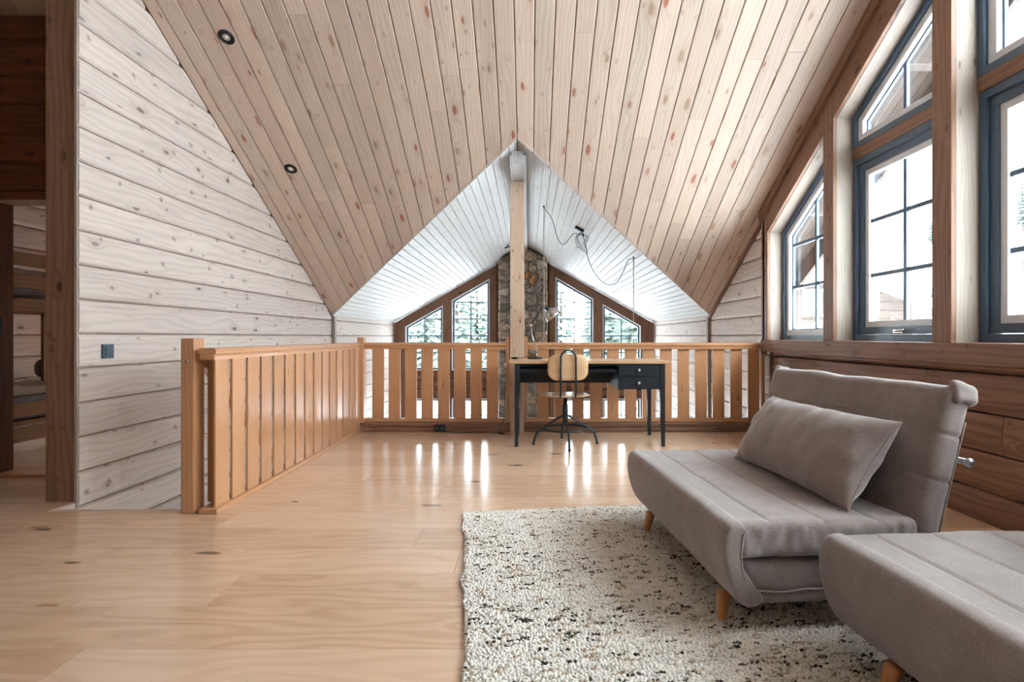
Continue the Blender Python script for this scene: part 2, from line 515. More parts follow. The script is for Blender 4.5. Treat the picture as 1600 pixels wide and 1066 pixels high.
# ---- main ceiling: planks running down the slope
def pmain(x, y, d):
    """point on the main slope, d metres above its visible face"""
    return Vector((x, y, ZE + TAN * (YE - y))) + NRM * d
def yvalley(x):
    if x < XL or x > XR: return YE
    return min(YE, YA + abs(x - XC))
poly = [(XNOOK - .15, YRIDGE), (XR + .15, YRIDGE), (XR + .15, YE), (XR, YE), (XC, YA), (XL, YE), (XNOOK - .15, YE)]
V = [pmain(x, yy, .02) for x, yy in poly] + [pmain(x, yy, .25) for x, yy in poly]
n = len(poly)
Fs = [tuple(range(n)), tuple(reversed(range(n, 2*n)))] + [(i, (i+1) % n, n + (i+1) % n, n + i) for i in range(n)]
ceiling = mk('ceiling', *fixn('c', V, Fs), 'darklog', None, (0, 1, -TAN))  # shell coloured dark to put shade into the gaps between planks
struct(ceiling, 'pine plank ceiling sloping down to the cross gable')
CW = .148
def ceiling_plank(x0, x1, ya, yb, clip):
    g, c = .0024, .006
    prof = [(x0+g, .019), (x0+g, c), (x0+g+c, 0), (x1-g-c, 0), (x1-g, c), (x1-g, .019)]
    r0 = [pmain(x, ya + .0008, d) for x, d in prof]
    r1 = [pmain(x, (yvalley(x) if clip else yb) - .0008, d) for x, d in prof]
    solid('plank', [r0, r1], 'ceil', ceiling, (0, 1, -TAN))
k0 = int((XNOOK - XC) / CW)
for k in range(k0, 20):
    x0 = XC + k * CW; x1 = x0 + CW
    if x0 >= XR - .02: break
    if x1 > XR: x1 = XR
    if x0 < XL < x1: x0 = XL
    ye = min(yvalley(x0 + .001), yvalley(x1 - .001))
    ys = [YRIDGE]; j = YRIDGE + random.uniform(1.3, 3.4)
    while j < ye - .35:
        ys.append(j); j += random.uniform(1.6, 3.6)
    for i in range(len(ys)):
        last = i == len(ys) - 1
        ceiling_plank(x0, x1, ys[i], None if last else ys[i+1], last)
# slope behind the camera
NB = Vector((0, -TAN, 1)) / SEC
def pback(x, yy, d): return Vector((x, yy, ZE + TAN * (yy - YB))) + NB * d
def backpart(name, x0, x1, ya, yb, d0, d1, mat, parent):
    r0 = [pback(x0, ya, d0), pback(x1, ya, d0), pback(x1, ya, d1), pback(x0, ya, d1)]
    r1 = [pback(x0, yb, d0), pback(x1, yb, d0), pback(x1, yb, d1), pback(x0, yb, d1)]
    return solid(name, [r0, r1], mat, parent, (0, 1, TAN))
backpart('slope_shell', XNOOK - .15, XR + .15, YB, YRIDGE, 0, .25, 'ceil', ceiling)

# ---- cross gable: white boards running along the ridge
def pcross(x, y, d):
    s = 1 if x > XC else -1
    return Vector((x, y, ZR - TAN * abs(x - XC))) + Vector((s * TAN, 0, 1)) / SEC * d
for s, nm in ((-1, 'ceiling_cross_left'), (1, 'ceiling_cross_right')):
    xe = XL if s < 0 else XR
    xo = xe + s * .35
    V = []
    for d in (.016, .2):
        for x, yy in ((XC, YA - .03), (xe, YE - .03), (xo, YE + .2), (xo, YF + .7), (XC, YF + .7)):
            q = pcross(XC + s * 1e-6 if x == XC else x, yy, 0) + Vector((0 if x == XC else s * TAN, 0, 1)) / SEC * d
            V.append(q)
    Fs = [(0, 1, 2, 3, 4), (9, 8, 7, 6, 5)] + [(i, (i+1) % 5, 5 + (i+1) % 5, 5 + i) for i in range(5)]
    shell = mk(nm, *fixn('c', V, Fs), 'whiteboard', None, (0, 1, 0)); struct(shell, 'white painted boards of the cross gable ceiling')
    nb = 33; half = abs(xe - XC)
    for i in range(nb):
        a = XC + s * half * i / nb; b = XC + s * half * (i + 1) / nb
        g, c = .0016 * s, .004
        prof = [(a+g, .015), (a+g, c), (a+g+c*s, 0), (b-g-c*s, 0), (b-g, c), (b-g, .015)]
        y_in = lambda x: YA + abs(x - XC)
        js = [None]
        j = y_in(b) + random.uniform(1.2, 3.8)
        cuts = [j] if j < YF - .5 else []
        st = None
        segs = []
        prev = None
        for cut in cuts + [YF]:
            segs.append((prev, cut)); prev = cut
        for pa, pb in segs:
            r0 = [pcross(x, (y_in(x) if pa is None else pa) + .0006, d) for x, d in prof]
            r1 = [pcross(x, pb - .0006, d) for x, d in prof]
            solid('board', [r0, r1], 'whiteboard', shell, (0, 1, 0))

# ridge beam box and the post below it
rb = thing('ridge_beam', 'white boxed ridge beam above the pine post', 'beam', (XC, 5.05, 2.63))
box('box_side', -.073, -.055, 0, YC - 5.06, -.012, .075, 'whiteboard', rb)
box('box_side', .055, .073, 0, YC - 5.06, -.012, .075, 'whiteboard', rb)
box('box_bottom', -.055, .055, .012, YC - 5.06, 0, .02, 'whiteboard', rb)
box('box_end', -.055, .055, 0, .012, 0, .115, 'whiteboard', rb, grain=(0, 0, 1))
pp = box('support_post', -.073, .073, 0, .15, 0, 2.63, 'post', None, bevel=.004, loc=(XC - .017, 5.62, 0))
tag(pp, 'square pine post behind the desk carrying the ridge beam', 'post')

# ---- left wall: white logs
LOGH = .21; LOG0 = .807
def wallpoly(name, poly, x0, x1, mat, label):
    o = prism(name, poly, 'x', x0, x1, mat, None, (0, 1, 0)); return struct(o, label)
wall_left = wallpoly('wall_left', [(3.40, ZLOW), (YF + .2, ZLOW), (YF + .2, ZE + .1), (YE, ZE + .05), (3.40, roof(3.40) + .05)], XL - .14, XL - .024, 'darklog', 'white washed log wall beside the stair opening')  # core coloured dark, painting shade into the grooves between the white logs
def log(parent, x, z0, z1, ya, yb, mat, sgn=1, cliproof=True, ch=.018, dep=.024, g=.0028, name='log'):
    """horizontal log panel whose face looks along +x (sgn=1) or -x (sgn=-1)"""
    def X(d): return x - sgn * d
    prof = [(X(dep), z0+g), (X(ch*.9), z0+g), (X(.003), z0+ch*.75), (X(0), z0+.035), (X(0), z1-.035), (X(.003), z1-ch*.75), (X(ch*.9), z1-g), (X(dep), z1-g)]
    def yend(z):
        if not cliproof: return yb
        return min(yb, (ZE + TAN * YE - z) / TAN)
    if cliproof and yend(z0) < ya + .02: return
    prof = [(px, min(z, roof(ya) - .005) if cliproof else z) for px, z in prof]
    r0 = [(px, ya, z) for px, z in prof]; r1 = [(px, max(ya + .001, yend(z)), z) for px, z in prof]
    solid(name, [r0, r1], mat, parent, (0, 1, 0))
k = -15
while True:
    z0 = LOG0 + k * LOGH; z1 = z0 + LOGH
    if z0 > 3.66: break
    log(wall_left, XL, z0, z1, 3.25, YE - .03, 'white')
    if z0 < ZE: log(wall_left, XL, z0, min(z1, ZE + .02), YE + .075, YF, 'white', cliproof=False)
    k += 1
struct(box('trim_3', XL - .02, XL + .035, YE + .005, YE + .07, ZLOW, ZE - .01, 'jamb'), 'narrow upright batten on the white log wall, left of the railing')
# corner post and thin white edge
cp = box('trim_4', -2.925, -2.745, 3.25, 3.42, 0, roof(3.42) - .01, 'brown', bevel=.004); struct(cp, 'brown timber corner post beside the bedroom doorway')
struct(box('trim_5', -2.744, -2.728, 3.24, 3.252, -.25, roof(3.25) - .02, 'jamb'), 'thin pale strip along the corner post')

# ---- bedroom wall with the door opening (dark logs)
wd = wallpoly if False else None
XJ = -3.81
wall_bed = boxes('wall_bedroom', [(XNOOK, XJ - .10, YDOOR + .026, YDOOR + .16, 0, 2.2), (XNOOK, -2.86, YDOOR + .026, YDOOR + .16, 2.06, roof(YDOOR + .16))], 'darklog', grain=(1, 0, 0))
struct(wall_bed, 'dark brown log wall around the bedroom doorway')
z = 2.02
while z < 3.4:
    z1 = min(z + LOGH, roof(YDOOR) - .002)
    prof = [(YDOOR + .026, z), (YDOOR + .018, z+.001), (YDOOR + .004, z + .022), (YDOOR, z + .05), (YDOOR, z1 - .05), (YDOOR + .004, z1 - .022), (YDOOR + .018, z1-.001), (YDOOR + .026, z1)]
    if z1 - z > .12:
        solid('log', [[(XNOOK, a, b) for a, b in prof], [(-2.86, a, b) for a, b in prof]], 'darklog', wall_bed, (1, 0, 0))
    z += LOGH
for i in range(10):
    z = i * LOGH - .08; z1 = z + LOGH
    if z < 0: z = 0
    prof = [(YDOOR + .026, z), (YDOOR + .018, z+.001), (YDOOR + .004, z + .022), (YDOOR, z + .05), (YDOOR, z1 - .05), (YDOOR + .004, z1 - .022), (YDOOR + .018, z1-.001), (YDOOR + .026, z1)]
    solid('log', [[(XNOOK, a, b) for a, b in prof], [(XJ - .10, a, b) for a, b in prof]], 'darklog', wall_bed, (1, 0, 0))
door = boxes('door_1', [(XJ - .10, XJ, YDOOR - .012, YDOOR + .17, 0, 2.02)], 'darklog'); struct(door, 'dark door frame of the bunk room')
box('lintel', XJ, -2.94, YDOOR - .012, YDOOR + .17, 1.965, 2.02, 'darklog', door)
box('threshold', XJ, -2.87, YDOOR + .02, YDOOR + .15, 0, .018, 'rail', door)
box('jamb', -2.94, -2.865, YDOOR - .012, YDOOR + .17, 0, 1.965, 'darklog', door)
box('strike_plate', XJ - .003, XJ + .002, YDOOR + .06, YDOOR + .085, 1.02, 1.14, 'plastic', door)
# outer walls of the nook and bedroom, hidden from the photograph's viewpoint but closing the house
wall_nook = wallpoly('wall_nook', [(YB, -.25), (YE, -.25), (YE, .945), (YB, .945)], XNOOK - .15, XNOOK - .002, 'brownlog', 'brown log gable wall at the nook')
prism('upper_wall', [(YB, .945), (YE, .945), (YE, roof(YE) + .05), (YRIDGE, roof(YRIDGE) + .05), (YB, roof(YB) + .05)], 'x', XNOOK - .15, XNOOK - .002, 'brownlog', wall_nook, (0, 1, 0))
for i in range(14):
    z0 = max(0, LOG0 + (i - 4) * LOGH); z1 = LOG0 + (i - 3) * LOGH
    log(wall_nook, XNOOK + .024, z0, z1, YDOOR + .16, YE - .13, 'white')
wall_bed_far = boxes('wall_bedroom_far', [(XNOOK, -4.7, YE - .12, YE + .02, -.25, ZE + .05), (-3.0, -2.86, YE - .12, YE + .02, -.25, ZE + .05), (-4.7, -3.0, YE - .12, YE + .02, -.25, .2), (-4.7, -3.0, YE - .12, YE + .02, 1.15, ZE + .05)], 'white', grain=(1, 0, 0)); struct(wall_bed_far, 'low white wall of the bunk room')  # opening added in this unseen wall to let daylight into the bunk room
# ---- back wall and lower storey
wall_back = boxes('wall_back', [(XNOOK, XR, YB - .15, YB, -.25, ZE + .05)], 'white', grain=(1, 0, 0)); struct(wall_back, 'low white log wall under the back eave')
floor_low = boxes('floor_lower', [(XL - .1, XR + .2, 2.9, YF + .2, ZLOW - .1, ZLOW)], 'floor', grain=(1, 0, 0)); struct(floor_low, 'pale floor of the living room below the loft')
wall_low = boxes('wall_lower', [(XL - .1, XR + .2, 2.78, 2.9, ZLOW, -.25)], 'white', grain=(1, 0, 0)); struct(wall_low, 'white wall under the loft')  # unseen wall, added to block light leaks below the loft

# ---- right wall
XI = 2.43                      # face of the brown logs and casings
XW = 2.61                      # window plane
XO = 2.72
SILL = .965
wall_right = boxes('wall_right', [(XR + .026, XO, YB, YF + .2, ZLOW, SILL - .02)], 'brown', grain=(0, 1, 0)); struct(wall_right, 'log wall with gable windows on the right')
posts = [(5.49, 5.60), (4.30, 4.446), (3.097, 3.246), (1.894, 2.043), (.694, .84), (-.60, -.454)]
# solid upper parts
prism('upper_wall', [(5.60, SILL - .02), (YF + .2, SILL - .02), (YF + .2, ZE + .1), (YE, ZE + .05), (5.60, roof(5.60) + .05)], 'x', XR + .026, XO, 'darklog', wall_right, (0, 1, 0))  # dark core again, shade coloured in behind the white logs
prism('upper_wall', [(YB, SILL - .02), (-.60, SILL - .02), (-.60, roof(-.6) + .05), (YB, ZE + .05)], 'x', XR + .026, XO, 'darklog', wall_right, (0, 1, 0))
HEAD = .32
def headpoly(ya, yb, top, bot):
    pts = [ya] + ([YRIDGE] if ya < YRIDGE < yb else []) + [yb]
    return [(q, roof(q) - bot) for q in pts] + [(q, roof(q) + top) for q in reversed(pts)]
# white logs beyond the windows
k = -15
while True:
    z0 = LOG0 + k * LOGH; z1 = z0 + LOGH
    if z0 > roof(5.6): break
    log(wall_right, XR, z0, z1, 5.60, YE - .03, 'white', -1)
    if z0 < ZE: log(wall_right, XR, z0, min(z1, ZE + .02), YE + .075, YF, 'white', -1, cliproof=False)
    k += 1
struct(box('trim_6', XR - .035, XR + .02, YE + .005, YE + .07, ZLOW, ZE - .01, 'jamb'), 'narrow upright batten on the white log wall, right of the railing')
# brown logs under the sill
joints_r = {2: [4.15, 1.6], 1: [3.33, 1.0], 0: [1.9], 3: [3.36, .4]}
zs = [(-.02, .17), (.17, .38), (.38, .59), (.59, .80), (.80, .875)]
for i, (z0, z1) in enumerate(zs):
    ys = [YB] + sorted({0: [2.2], 1: [1.7], 2: [2.76, .2], 3: [3.30, .9], 4: [4.6, 1.2]}[i]) + [5.40 - (.02 if i % 2 else 0)]
    for a, b in zip(ys, ys[1:]):
        h = z1 - z0; dep = .10
        cz = min(.045, h * .3)
        bul = .012
        prof = [(XI + dep, z0+.001), (XI + .03, z0+.001), (XI + .012, z0+.006), (XI + .002, z0 + cz), (XI - .002, (z0+z1)/2), (XI + .002, z1 - cz), (XI + .012, z1-.006), (XI + .03, z1-.001), (XI + dep, z1-.001)]
        if i == 4: prof = [(px + .025, pz) for px, pz in prof]
        if i == 0: prof = [(px, max(pz, 0.0005)) for px, pz in prof]
        solid('log', [[(px, a + .002, pz) for px, pz in prof], [(px, b - .002, pz) for px, pz in prof]], 'brownlog', wall_right, (0, 1, 0))
box('backing', XI + .08, XR + .03, YB, 5.60, 0, SILL - .03, 'darklog', wall_right)
box('sill_board', XI - .025, XW + .02, YB, 5.60, .845, SILL, 'brown', wall_right, bevel=.006)
# posts: brown casing in front, pale jamb boards on the sides
for i, (a, b) in enumerate(posts):
    zt = min(roof(a), roof(b)) - .03
    box('post_core', XI + .03, XO, a + .012, b - .012, SILL, zt, 'jamb', wall_right)
    box('casing', XI, XI + .03, a, b, SILL, zt, 'brown', wall_right, bevel=.003)
    for ja, jb in ((a, a + .012), (b - .012, b)):
        box('jamb', XI + .03, XO - .03, ja, jb, SILL, zt, 'jamb', wall_right)
box('casing', XI, XI + .03, 5.56, 5.63, .82, roof(5.63) - .03, 'brown', wall_right)
spans = [(4.446, 5.49), (3.246, 4.30), (2.043, 3.097), (.84, 1.894), (-.454, .694)]
for a, b in spans:
    prism('head_board', headpoly(a, b, .03, HEAD - .012), 'x', XI + .03, XO, 'brown', wall_right, (0, 1, -TAN))
    prism('head_jamb', headpoly(a, b, -HEAD + .012, HEAD), 'x', XI + .03, XO - .03, 'jamb', wall_right, (0, 1, -TAN if a > 2 else TAN))
    pts = headpoly(a, b, -.10, HEAD - .004)
    prism('rake_casing', pts, 'x', XI, XI + .03, 'brown', wall_right, (0, 1, -TAN if a > 2 else TAN))
pts = headpoly(YRIDGE, 5.63, -.002, .10)
prism('rake_moulding', pts, 'x', XI - .03, XI + .06, 'brown', wall_right, (0, 1, -TAN))
prism('rake_moulding', headpoly(-.6, YRIDGE, -.002, .10), 'x', XI - .03, XI + .06, 'brown', wall_right, (0, 1, TAN))
prism('rake_moulding', headpoly(5.63, YE - .02, -.002, .05), 'x', XR - .03, XR + .03, 'brown', wall_right, (0, 1, -TAN))

def glaze(win, poly, x, fw, bw, vs, hs, mw=.03, far=None):
    """fixed frame + white beads + pane + glazing bars on a polygon in (y,z) at depth x"""
    q = ringframe('frame', poly, fw, 'x', x - .03, x + .07, 'frame', win)
    q2 = ringframe('glazing_bead', q, bw, 'x', x - .005, x + .05, 'bead', win)
    prism('pane', q, 'x', x + .052, x + .056, 'glass', win)
    q3 = ringframe('outer_frame', q2, .012, 'x', x + .03, x + .05, 'frame', win)
    for yv in vs:
        t = clip_seg(q3, (yv, 0), (0, 1))
        if t: box('glazing_bar', x + .028, x + .05, yv - mw/2, yv + mw/2, t[0], t[1], 'frame', win)
    for zh in hs:
        t = clip_seg(q3, (0, zh), (1, 0))
        if t: box('glazing_bar', x + .030, x + .048, t[0], t[1], zh - mw/2, zh + mw/2, 'frame', win)
TZ0, TZ1 = 2.40, 2.485
for i, (a, b) in enumerate(spans):
    w = thing('window_%d' % (i + 1), None, None) if False else bpy.data.objects.new('window_%d' % (i + 1), None)
    C.objects.link(w)
    struct(w, ['small slant-topped window beside the white log wall', 'slant-topped window with a transom between two brown posts', 'tall centre gable window with a transom'][min(i, 2)] if i < 3 else 'gable window in the right wall behind the chairs')
    m = (a + b) / 2
    if i in (0, 4):
        poly = [(a, SILL), (b, SILL), (b, roof(b) - HEAD), (a, roof(a) - HEAD)]
        glaze(w, poly, XW, .045, .055, [m - .02], [1.49, 1.908])
    else:
        # upper fixed light
        top = [(q, roof(q) - HEAD) for q in ([b] + ([YRIDGE] if a < YRIDGE < b else []) + [a])]
        poly = [(a, TZ1), (b, TZ1)] + top
        glaze(w, poly, XW, .045, .055, [m], [])
        box('transom', XW - .03, XW + .08, a, b, TZ0, TZ1, 'brown', w, bevel=.003)
        lo = [(a, SILL), (b, SILL), (b, TZ0), (a, TZ0)]
        q = ringframe('frame', lo, .05, 'x', XW - .02, XW + .07, 'frame', w)
        q = inset(q, .002)
        sash = bpy.data.objects.new('sash', None); C.objects.link(sash); sash.parent = w
        q2 = ringframe('sash_frame', q, .055, 'x', XW, XW + .06, 'frame', sash)
        q3 = ringframe('glazing_bead', q2, .045, 'x', XW + .012, XW + .05, 'bead', sash)
        prism('pane', q2, 'x', XW + .052, XW + .056, 'glass', sash)
        q4 = q3
        for yv in (m,):
            t = clip_seg(q4, (yv, 0), (0, 1)); box('glazing_bar', XW + .026, XW + .05, yv - .015, yv + .015, t[0], t[1], 'frame', sash)
        for zh in (1.47, 1.89):
            t = clip_seg(q4, (0, zh), (1, 0)); box('glazing_bar', XW + .028, XW + .048, t[0], t[1], zh - .015, zh + .015, 'frame', sash)
        hy = m + .02
        box('handle_plate', XW - .012, XW, hy - .05, hy + .05, 1.025, 1.05, 'chrome', sash, bevel=.003)
        tube('handle_lever', [(XW - .012, hy, 1.037), (XW - .03, hy, 1.037), (XW - .032, hy - .02, 1.04), (XW - .03, hy - .085, 1.045)], .008, 'chrome', sash)

# ---- roof overhang outside the right gable
ov = prism('roof_overhang', [(YRIDGE, roof(YRIDGE) + .02), (YE + .8, roof(YE + .8) + .02), (YE + .8, roof(YE + .8) + .2), (YRIDGE, roof(YRIDGE) + .25)], 'x', XO, 3.27, 'brown', None, (1, 0, 0))
struct(ov, 'brown boarded roof overhang outside the right windows')
nb = 6
for i in range(nb):
    x0 = XO + .02 + i * (.52 / nb); x1 = x0 + .52 / nb - .004
    prism('soffit_board', [(YRIDGE, roof(YRIDGE) + .018), (YE + .8, roof(YE + .8) + .018), (YE + .8, roof(YE + .8) + .002), (YRIDGE, roof(YRIDGE) + .002)], 'x', x0, x1, 'housewall', ov, (0, 1, -TAN))
prism('barge_board', [(YRIDGE, roof(YRIDGE) + .2), (YE + .8, roof(YE + .8) + .2), (YE + .8, roof(YE + .8) - .22), (YRIDGE, roof(YRIDGE) - .22)], 'x', 3.24, 3.275, 'housewall', ov, (0, 1, -TAN))
prism('snow_edge', [(YRIDGE, roof(YRIDGE) + .5), (YE + .8, roof(YE + .8) + .5), (YE + .8, roof(YE + .8) + .2), (YRIDGE, roof(YRIDGE) + .25)], 'x', XO, 3.29, 'snow', ov)
for yy in (4.0, 5.4, 6.8):
    prism('purlin_end', [(yy, roof(yy)), (yy + .12, roof(yy + .12)), (yy + .12, roof(yy) - .2), (yy, roof(yy) - .2)], 'x', XO - .01, 3.24, 'housewall', ov, (1, 0, 0))

# ---- far gable wall with windows
FW = [(-2.50, -1.74), (-1.564, -.80), (.528, 1.293), (1.48, 2.25)]
wall_far = boxes('wall_far', [(-.80 + .13, .528 - .13, YF + .05, YF + .2, ZLOW, roofx(.5) - .15)], 'brown', grain=(0, 0, 1)); struct(wall_far, 'brown timber gable wall with eight windows')
HF = .21
def gposts(x0, x1, nm='post'):
    xs = [x0] + ([XC] if x0 < XC < x1 else []) + [x1]
    pl = [(x0, ZLOW), (x1, ZLOW)] + [(q, roofx(q) - .012) for q in reversed(xs)]
    prism(nm, pl, 'y', YF, YF + .2, 'brown', wall_far, (0, 0, 1))
for a, b in ((XL, -2.61), (-2.605, -2.50), (-1.74, -1.564), (-.80, -.67), (.41, .528), (1.293, 1.48), (2.25, 2.36), (2.365, XR)):
    gposts(a, b)
gw = thing('x', None, None) if False else None
for wi, (a, b) in enumerate(FW):
    xs = (a, b)
    pl = [(a, roofx(a) - HF), (b, roofx(b) - HF), (b, roofx(b) - .012), (a, roofx(a) - .012)]
    prism('rake_beam', pl, 'y', YF - .012, YF + .2, 'brown', wall_far, (1, 0, TAN if a < XC else -TAN))
    for i in range(3):
        z0 = -.25 + i * .189; z1 = z0 + .187
        prism('log', [(YF + .05, z0), (YF + .02, z0 + .03), (YF + .02, z1 - .03), (YF + .05, z1), (YF + .2, z1), (YF + .2, z0)], 'x', a, b, 'brownlog', wall_far, (1, 0, 0))
    up = [(a, .317), (b, .317), (b, roofx(b) - HF), (a, roofx(a) - HF)]
    lo = [(a, ZLOW + .15), (b, ZLOW + .15), (b, -.25), (a, -.25)]
    box('log', a, b, YF, YF + .2, ZLOW, ZLOW + .15, 'brownlog', wall_far)
    for kk, pl in ((0, up), (1, lo)):
        w = bpy.data.objects.new('window_%d' % (6 + wi * 2 + kk), None); C.objects.link(w)
        struct(w, ('slant-topped upper window in the far gable' if kk == 0 else 'lower window in the far gable under the log band') + [', beside the left white wall', ', left of the stone chimney', ', right of the stone chimney', ', beside the right white wall'][wi])
        q = ringframe('casing', pl, .018, 'y', YF - .004, YF + .12, 'bead', w)
        q = ringframe('frame', q, .035, 'y', YF + .05, YF + .12, 'frame', w)
        prism('pane', q, 'y', YF + .09, YF + .094, 'glass', w)
        m = (a + b) / 2; bw = .011
        if kk == 0:
            if wi in (0, 3):
                lim = roofx(b if wi == 0 else a) - HF
                t = clip_seg(q, (m, 0), (0, 1)); box('glazing_bar', m - bw, m + bw, YF + .075, YF + .1, t[0], min(t[1], 1.354), 'frame', w)
                t = clip_seg(q, (0, 1.354), (1, 0))
                box('glazing_bar', m if wi == 0 else t[0], t[1] if wi == 0 else m, YF + .077, YF + .098, 1.354 - bw, 1.354 + bw, 'frame', w)
                hs = [1.013, .673]
            else:
                t = clip_seg(q, (m, 0), (0, 1)); box('glazing_bar', m - bw, m + bw, YF + .075, YF + .1, t[0], t[1], 'frame', w)
                hs = [1.692, 1.354, 1.013, .673]
        else:
            t = clip_seg(q, (m, 0), (0, 1)); box('glazing_bar', m - bw, m + bw, YF + .075, YF + .1, t[0], t[1], 'frame', w)
            hs = [-.6, -1.0, -1.4, -1.8]
        for zh in hs:
            t = clip_seg(q, (0, zh), (1, 0))
            if t: box('glazing_bar', t[0], t[1], YF + .077, YF + .098, zh - bw, zh + bw, 'frame', w)
# infill behind the chimney
prism('infill', [(-.67, ZLOW), (.41, ZLOW), (.41, roofx(.41)), (XC, ZR), (-.67, roofx(-.67))], 'y', YF + .02, YF + .2, 'darklog', wall_far, (1, 0, 0))

# ---- stone chimney
CX0, CX1 = -.598, .354
def ctop(x): return roofx(x) - .02
V = [(CX0 + .04, YC + .06, ZLOW), (CX1 - .04, YC + .06, ZLOW), (CX1 - .04, YC + .06, ctop(CX1)), (XC, YC + .06, ZR - .02), (CX0 + .04, YC + .06, ctop(CX0))]
chim = thing('chimney', 'fieldstone chimney rising to the ridge between the far windows', 'chimney', (XC, YC + .3, ZLOW))
def rel(p): return Vector(p) - Vector((XC, YC + .3, ZLOW))
solid('mortar_core', [[rel(v) for v in V], [rel((v[0], YF + .015, v[2])) for v in V]], 'mortar', chim, (0, 0, 1))
def voronoi_cells(w, poly_clip, pts):
    cells = []
    for i, p in enumerate(pts):
        pl = list(poly_clip)
        for j, q in enumerate(pts):
            if i == j or abs(p[0]-q[0]) + abs(p[1]-q[1]) > 1.6: continue
            mx, my = (p[0]+q[0])/2, (p[1]+q[1])/2; nx, ny = q[0]-p[0], q[1]-p[1]
            out = []
            for a in range(len(pl)):
                A, B = pl[a], pl[(a+1) % len(pl)]
                da = (A[0]-mx)*nx + (A[1]-my)*ny; db = (B[0]-mx)*nx + (B[1]-my)*ny
                if da <= 0: out.append(A)
                if da * db < 0:
                    t = da / (da - db); out.append((A[0] + (B[0]-A[0])*t, A[1] + (B[1]-A[1])*t))
            pl = out
            if len(pl) < 3: break
        if len(pl) >= 3: cells.append((p, pl))
    return cells
rs = random.Random(11)
pts = []
nyr = int((ZR - ZLOW) / .165)
for j in range(nyr):
    nxr = 5 if j % 2 else 4
    for i in range(nxr):
        pts.append((CX0 + (i + .5) * (CX1 - CX0) / nxr + rs.uniform(-.07, .07), ZLOW + (j + .5) * .165 + rs.uniform(-.065, .065)))
clip = [(CX0, ZLOW), (CX1, ZLOW), (CX1, ctop(CX1)), (XC, ZR - .03), (CX0, ctop(CX0))]
def stone(p, pl, tf, mats):
    cx = sum(a for a, b in pl) / len(pl); cy = sum(b for a, b in pl) / len(pl)
    # densify and shrink the outline a little, break its straight edges
    out = []
    for a in range(len(pl)):
        A, B = pl[a], pl[(a+1) % len(pl)]
        for t in (.12, .5, .88):
            q = (A[0] + (B[0]-A[0])*t, A[1] + (B[1]-A[1])*t)
            d = math.hypot(q[0]-cx, q[1]-cy) + 1e-6
            k = 1 - (.009 + rs.uniform(0, .008)) / d
            out.append((cx + (q[0]-cx)*k, cy + (q[1]-cy)*k))
    d0 = rs.uniform(.0, .03)
    r0 = [tf(x, z, .075) for x, z in out]
    r1 = [tf(x, z, d0 + .022) for x, z in out]
    r2 = [tf(cx + (x-cx)*.86, cy + (z-cy)*.86, d0 + rs.uniform(-.004, .008)) for x, z in out]
    r3 = [tf(cx + (x-cx)*.45, cy + (z-cy)*.45, d0 + rs.uniform(-.012, .004)) for x, z in out]
    solid('stone', [r0, r1, r2, r3], mats, chim, (0, 0, 1))
names = ['stone_grey'] * 5 + ['stone_dark'] * 4 + ['stone_tan'] * 3 + ['stone_rust'] * 2 + ['stone_pale'] * 2
for p, pl in voronoi_cells(1, clip, pts):
    stone(p, pl, lambda x, z, d: rel((x, YC + d, z)), rs.choice(names))
for sx, s in ((CX0, 1), (CX1, -1)):
    pts = [(YC + .15 + (i) * .22 + rs.uniform(-.04, .04), ZLOW + (j + .5) * .2 + rs.uniform(-.05, .05)) for j in range(int((ctop(sx) - ZLOW) / .2)) for i in range(3)]
    for p, pl in voronoi_cells(1, [(YC + .05, ZLOW), (YF, ZLOW), (YF, ctop(sx)), (YC + .05, ctop(sx))], pts):
        stone(p, pl, lambda yy, z, d: rel((sx + s * (d * .5), yy, z)), rs.choice(names))

# ---- kick board under the far railing
bb = box('baseboard_far', -1.84, 2.44, 5.66, 5.74, 0, .10, 'brownlog'); struct(bb, 'brown log kick board under the far railing')
for x0, x1 in ((-1.84, -.2), (-.05, 2.43)):
    for z0, z1 in ((.001, .046), (.048, .10)):
        ys = 5.62 if z0 < .04 else 5.63
        prism('log', [(5.66, z0), (ys + .006, z0), (ys, z0 + .01), (ys, z1 - .01), (ys + .006, z1), (5.66, z1)], 'x', x0, x1, 'brown', bb, (1, 0, 0))

# ================================================================== RAILINGS
RT, RB = .936, .868
def rail_profile(c, w=.05):
    """moulded hand rail section, (across, z)"""
    return [(c-w*.8, RB), (c+w*.8, RB), (c+w*.86, RB+.02), (c+w*.72, RB+.028), (c+w*.98, RB+.036), (c+w, RT-.014), (c+w*.85, RT-.003), (c+w*.6, RT),
            (c-w*.6, RT), (c-w*.85, RT-.003), (c-w, RT-.014), (c-w*.98, RB+.036), (c-w*.72, RB+.028), (c-w*.86, RB+.02)]
# left railing, along the stair opening
lr = thing('railing', 'varnished pine railing with wide slats along the stair opening', 'railing', (-1.81, 3.02, 0))
box('newel_post', -.156, -.08, .01, .11, 0, .99, 'rail', lr, bevel=.006)
lathe('peg', [(0.0001, 0), (.009, 0), (.009, .004), (.006, .008), (.0001, .009)], 'post', lr, 12, (-.118, .008, .86), Matrix.Rotation(R(90), 3, 'X'))
solid('top_rail', [[(a, 0, z) for a, z in rail_profile(0)], [(a, 2.608, z) for a, z in rail_profile(0)]], 'rail', lr, (0, 1, 0))
box('bottom_rail', -.05, .055, 0, 2.59, 0, .03, 'rail', lr, bevel=.004)
box('half_slat', -.075, -.02, .13, .15, .03, RB, 'rail', lr)
for i in range(15):
    box('slat', .02, .035, .023 + i * .1752, .023 + i * .1752 + .138, .03, RB + .004, 'rail', lr, bevel=.003)
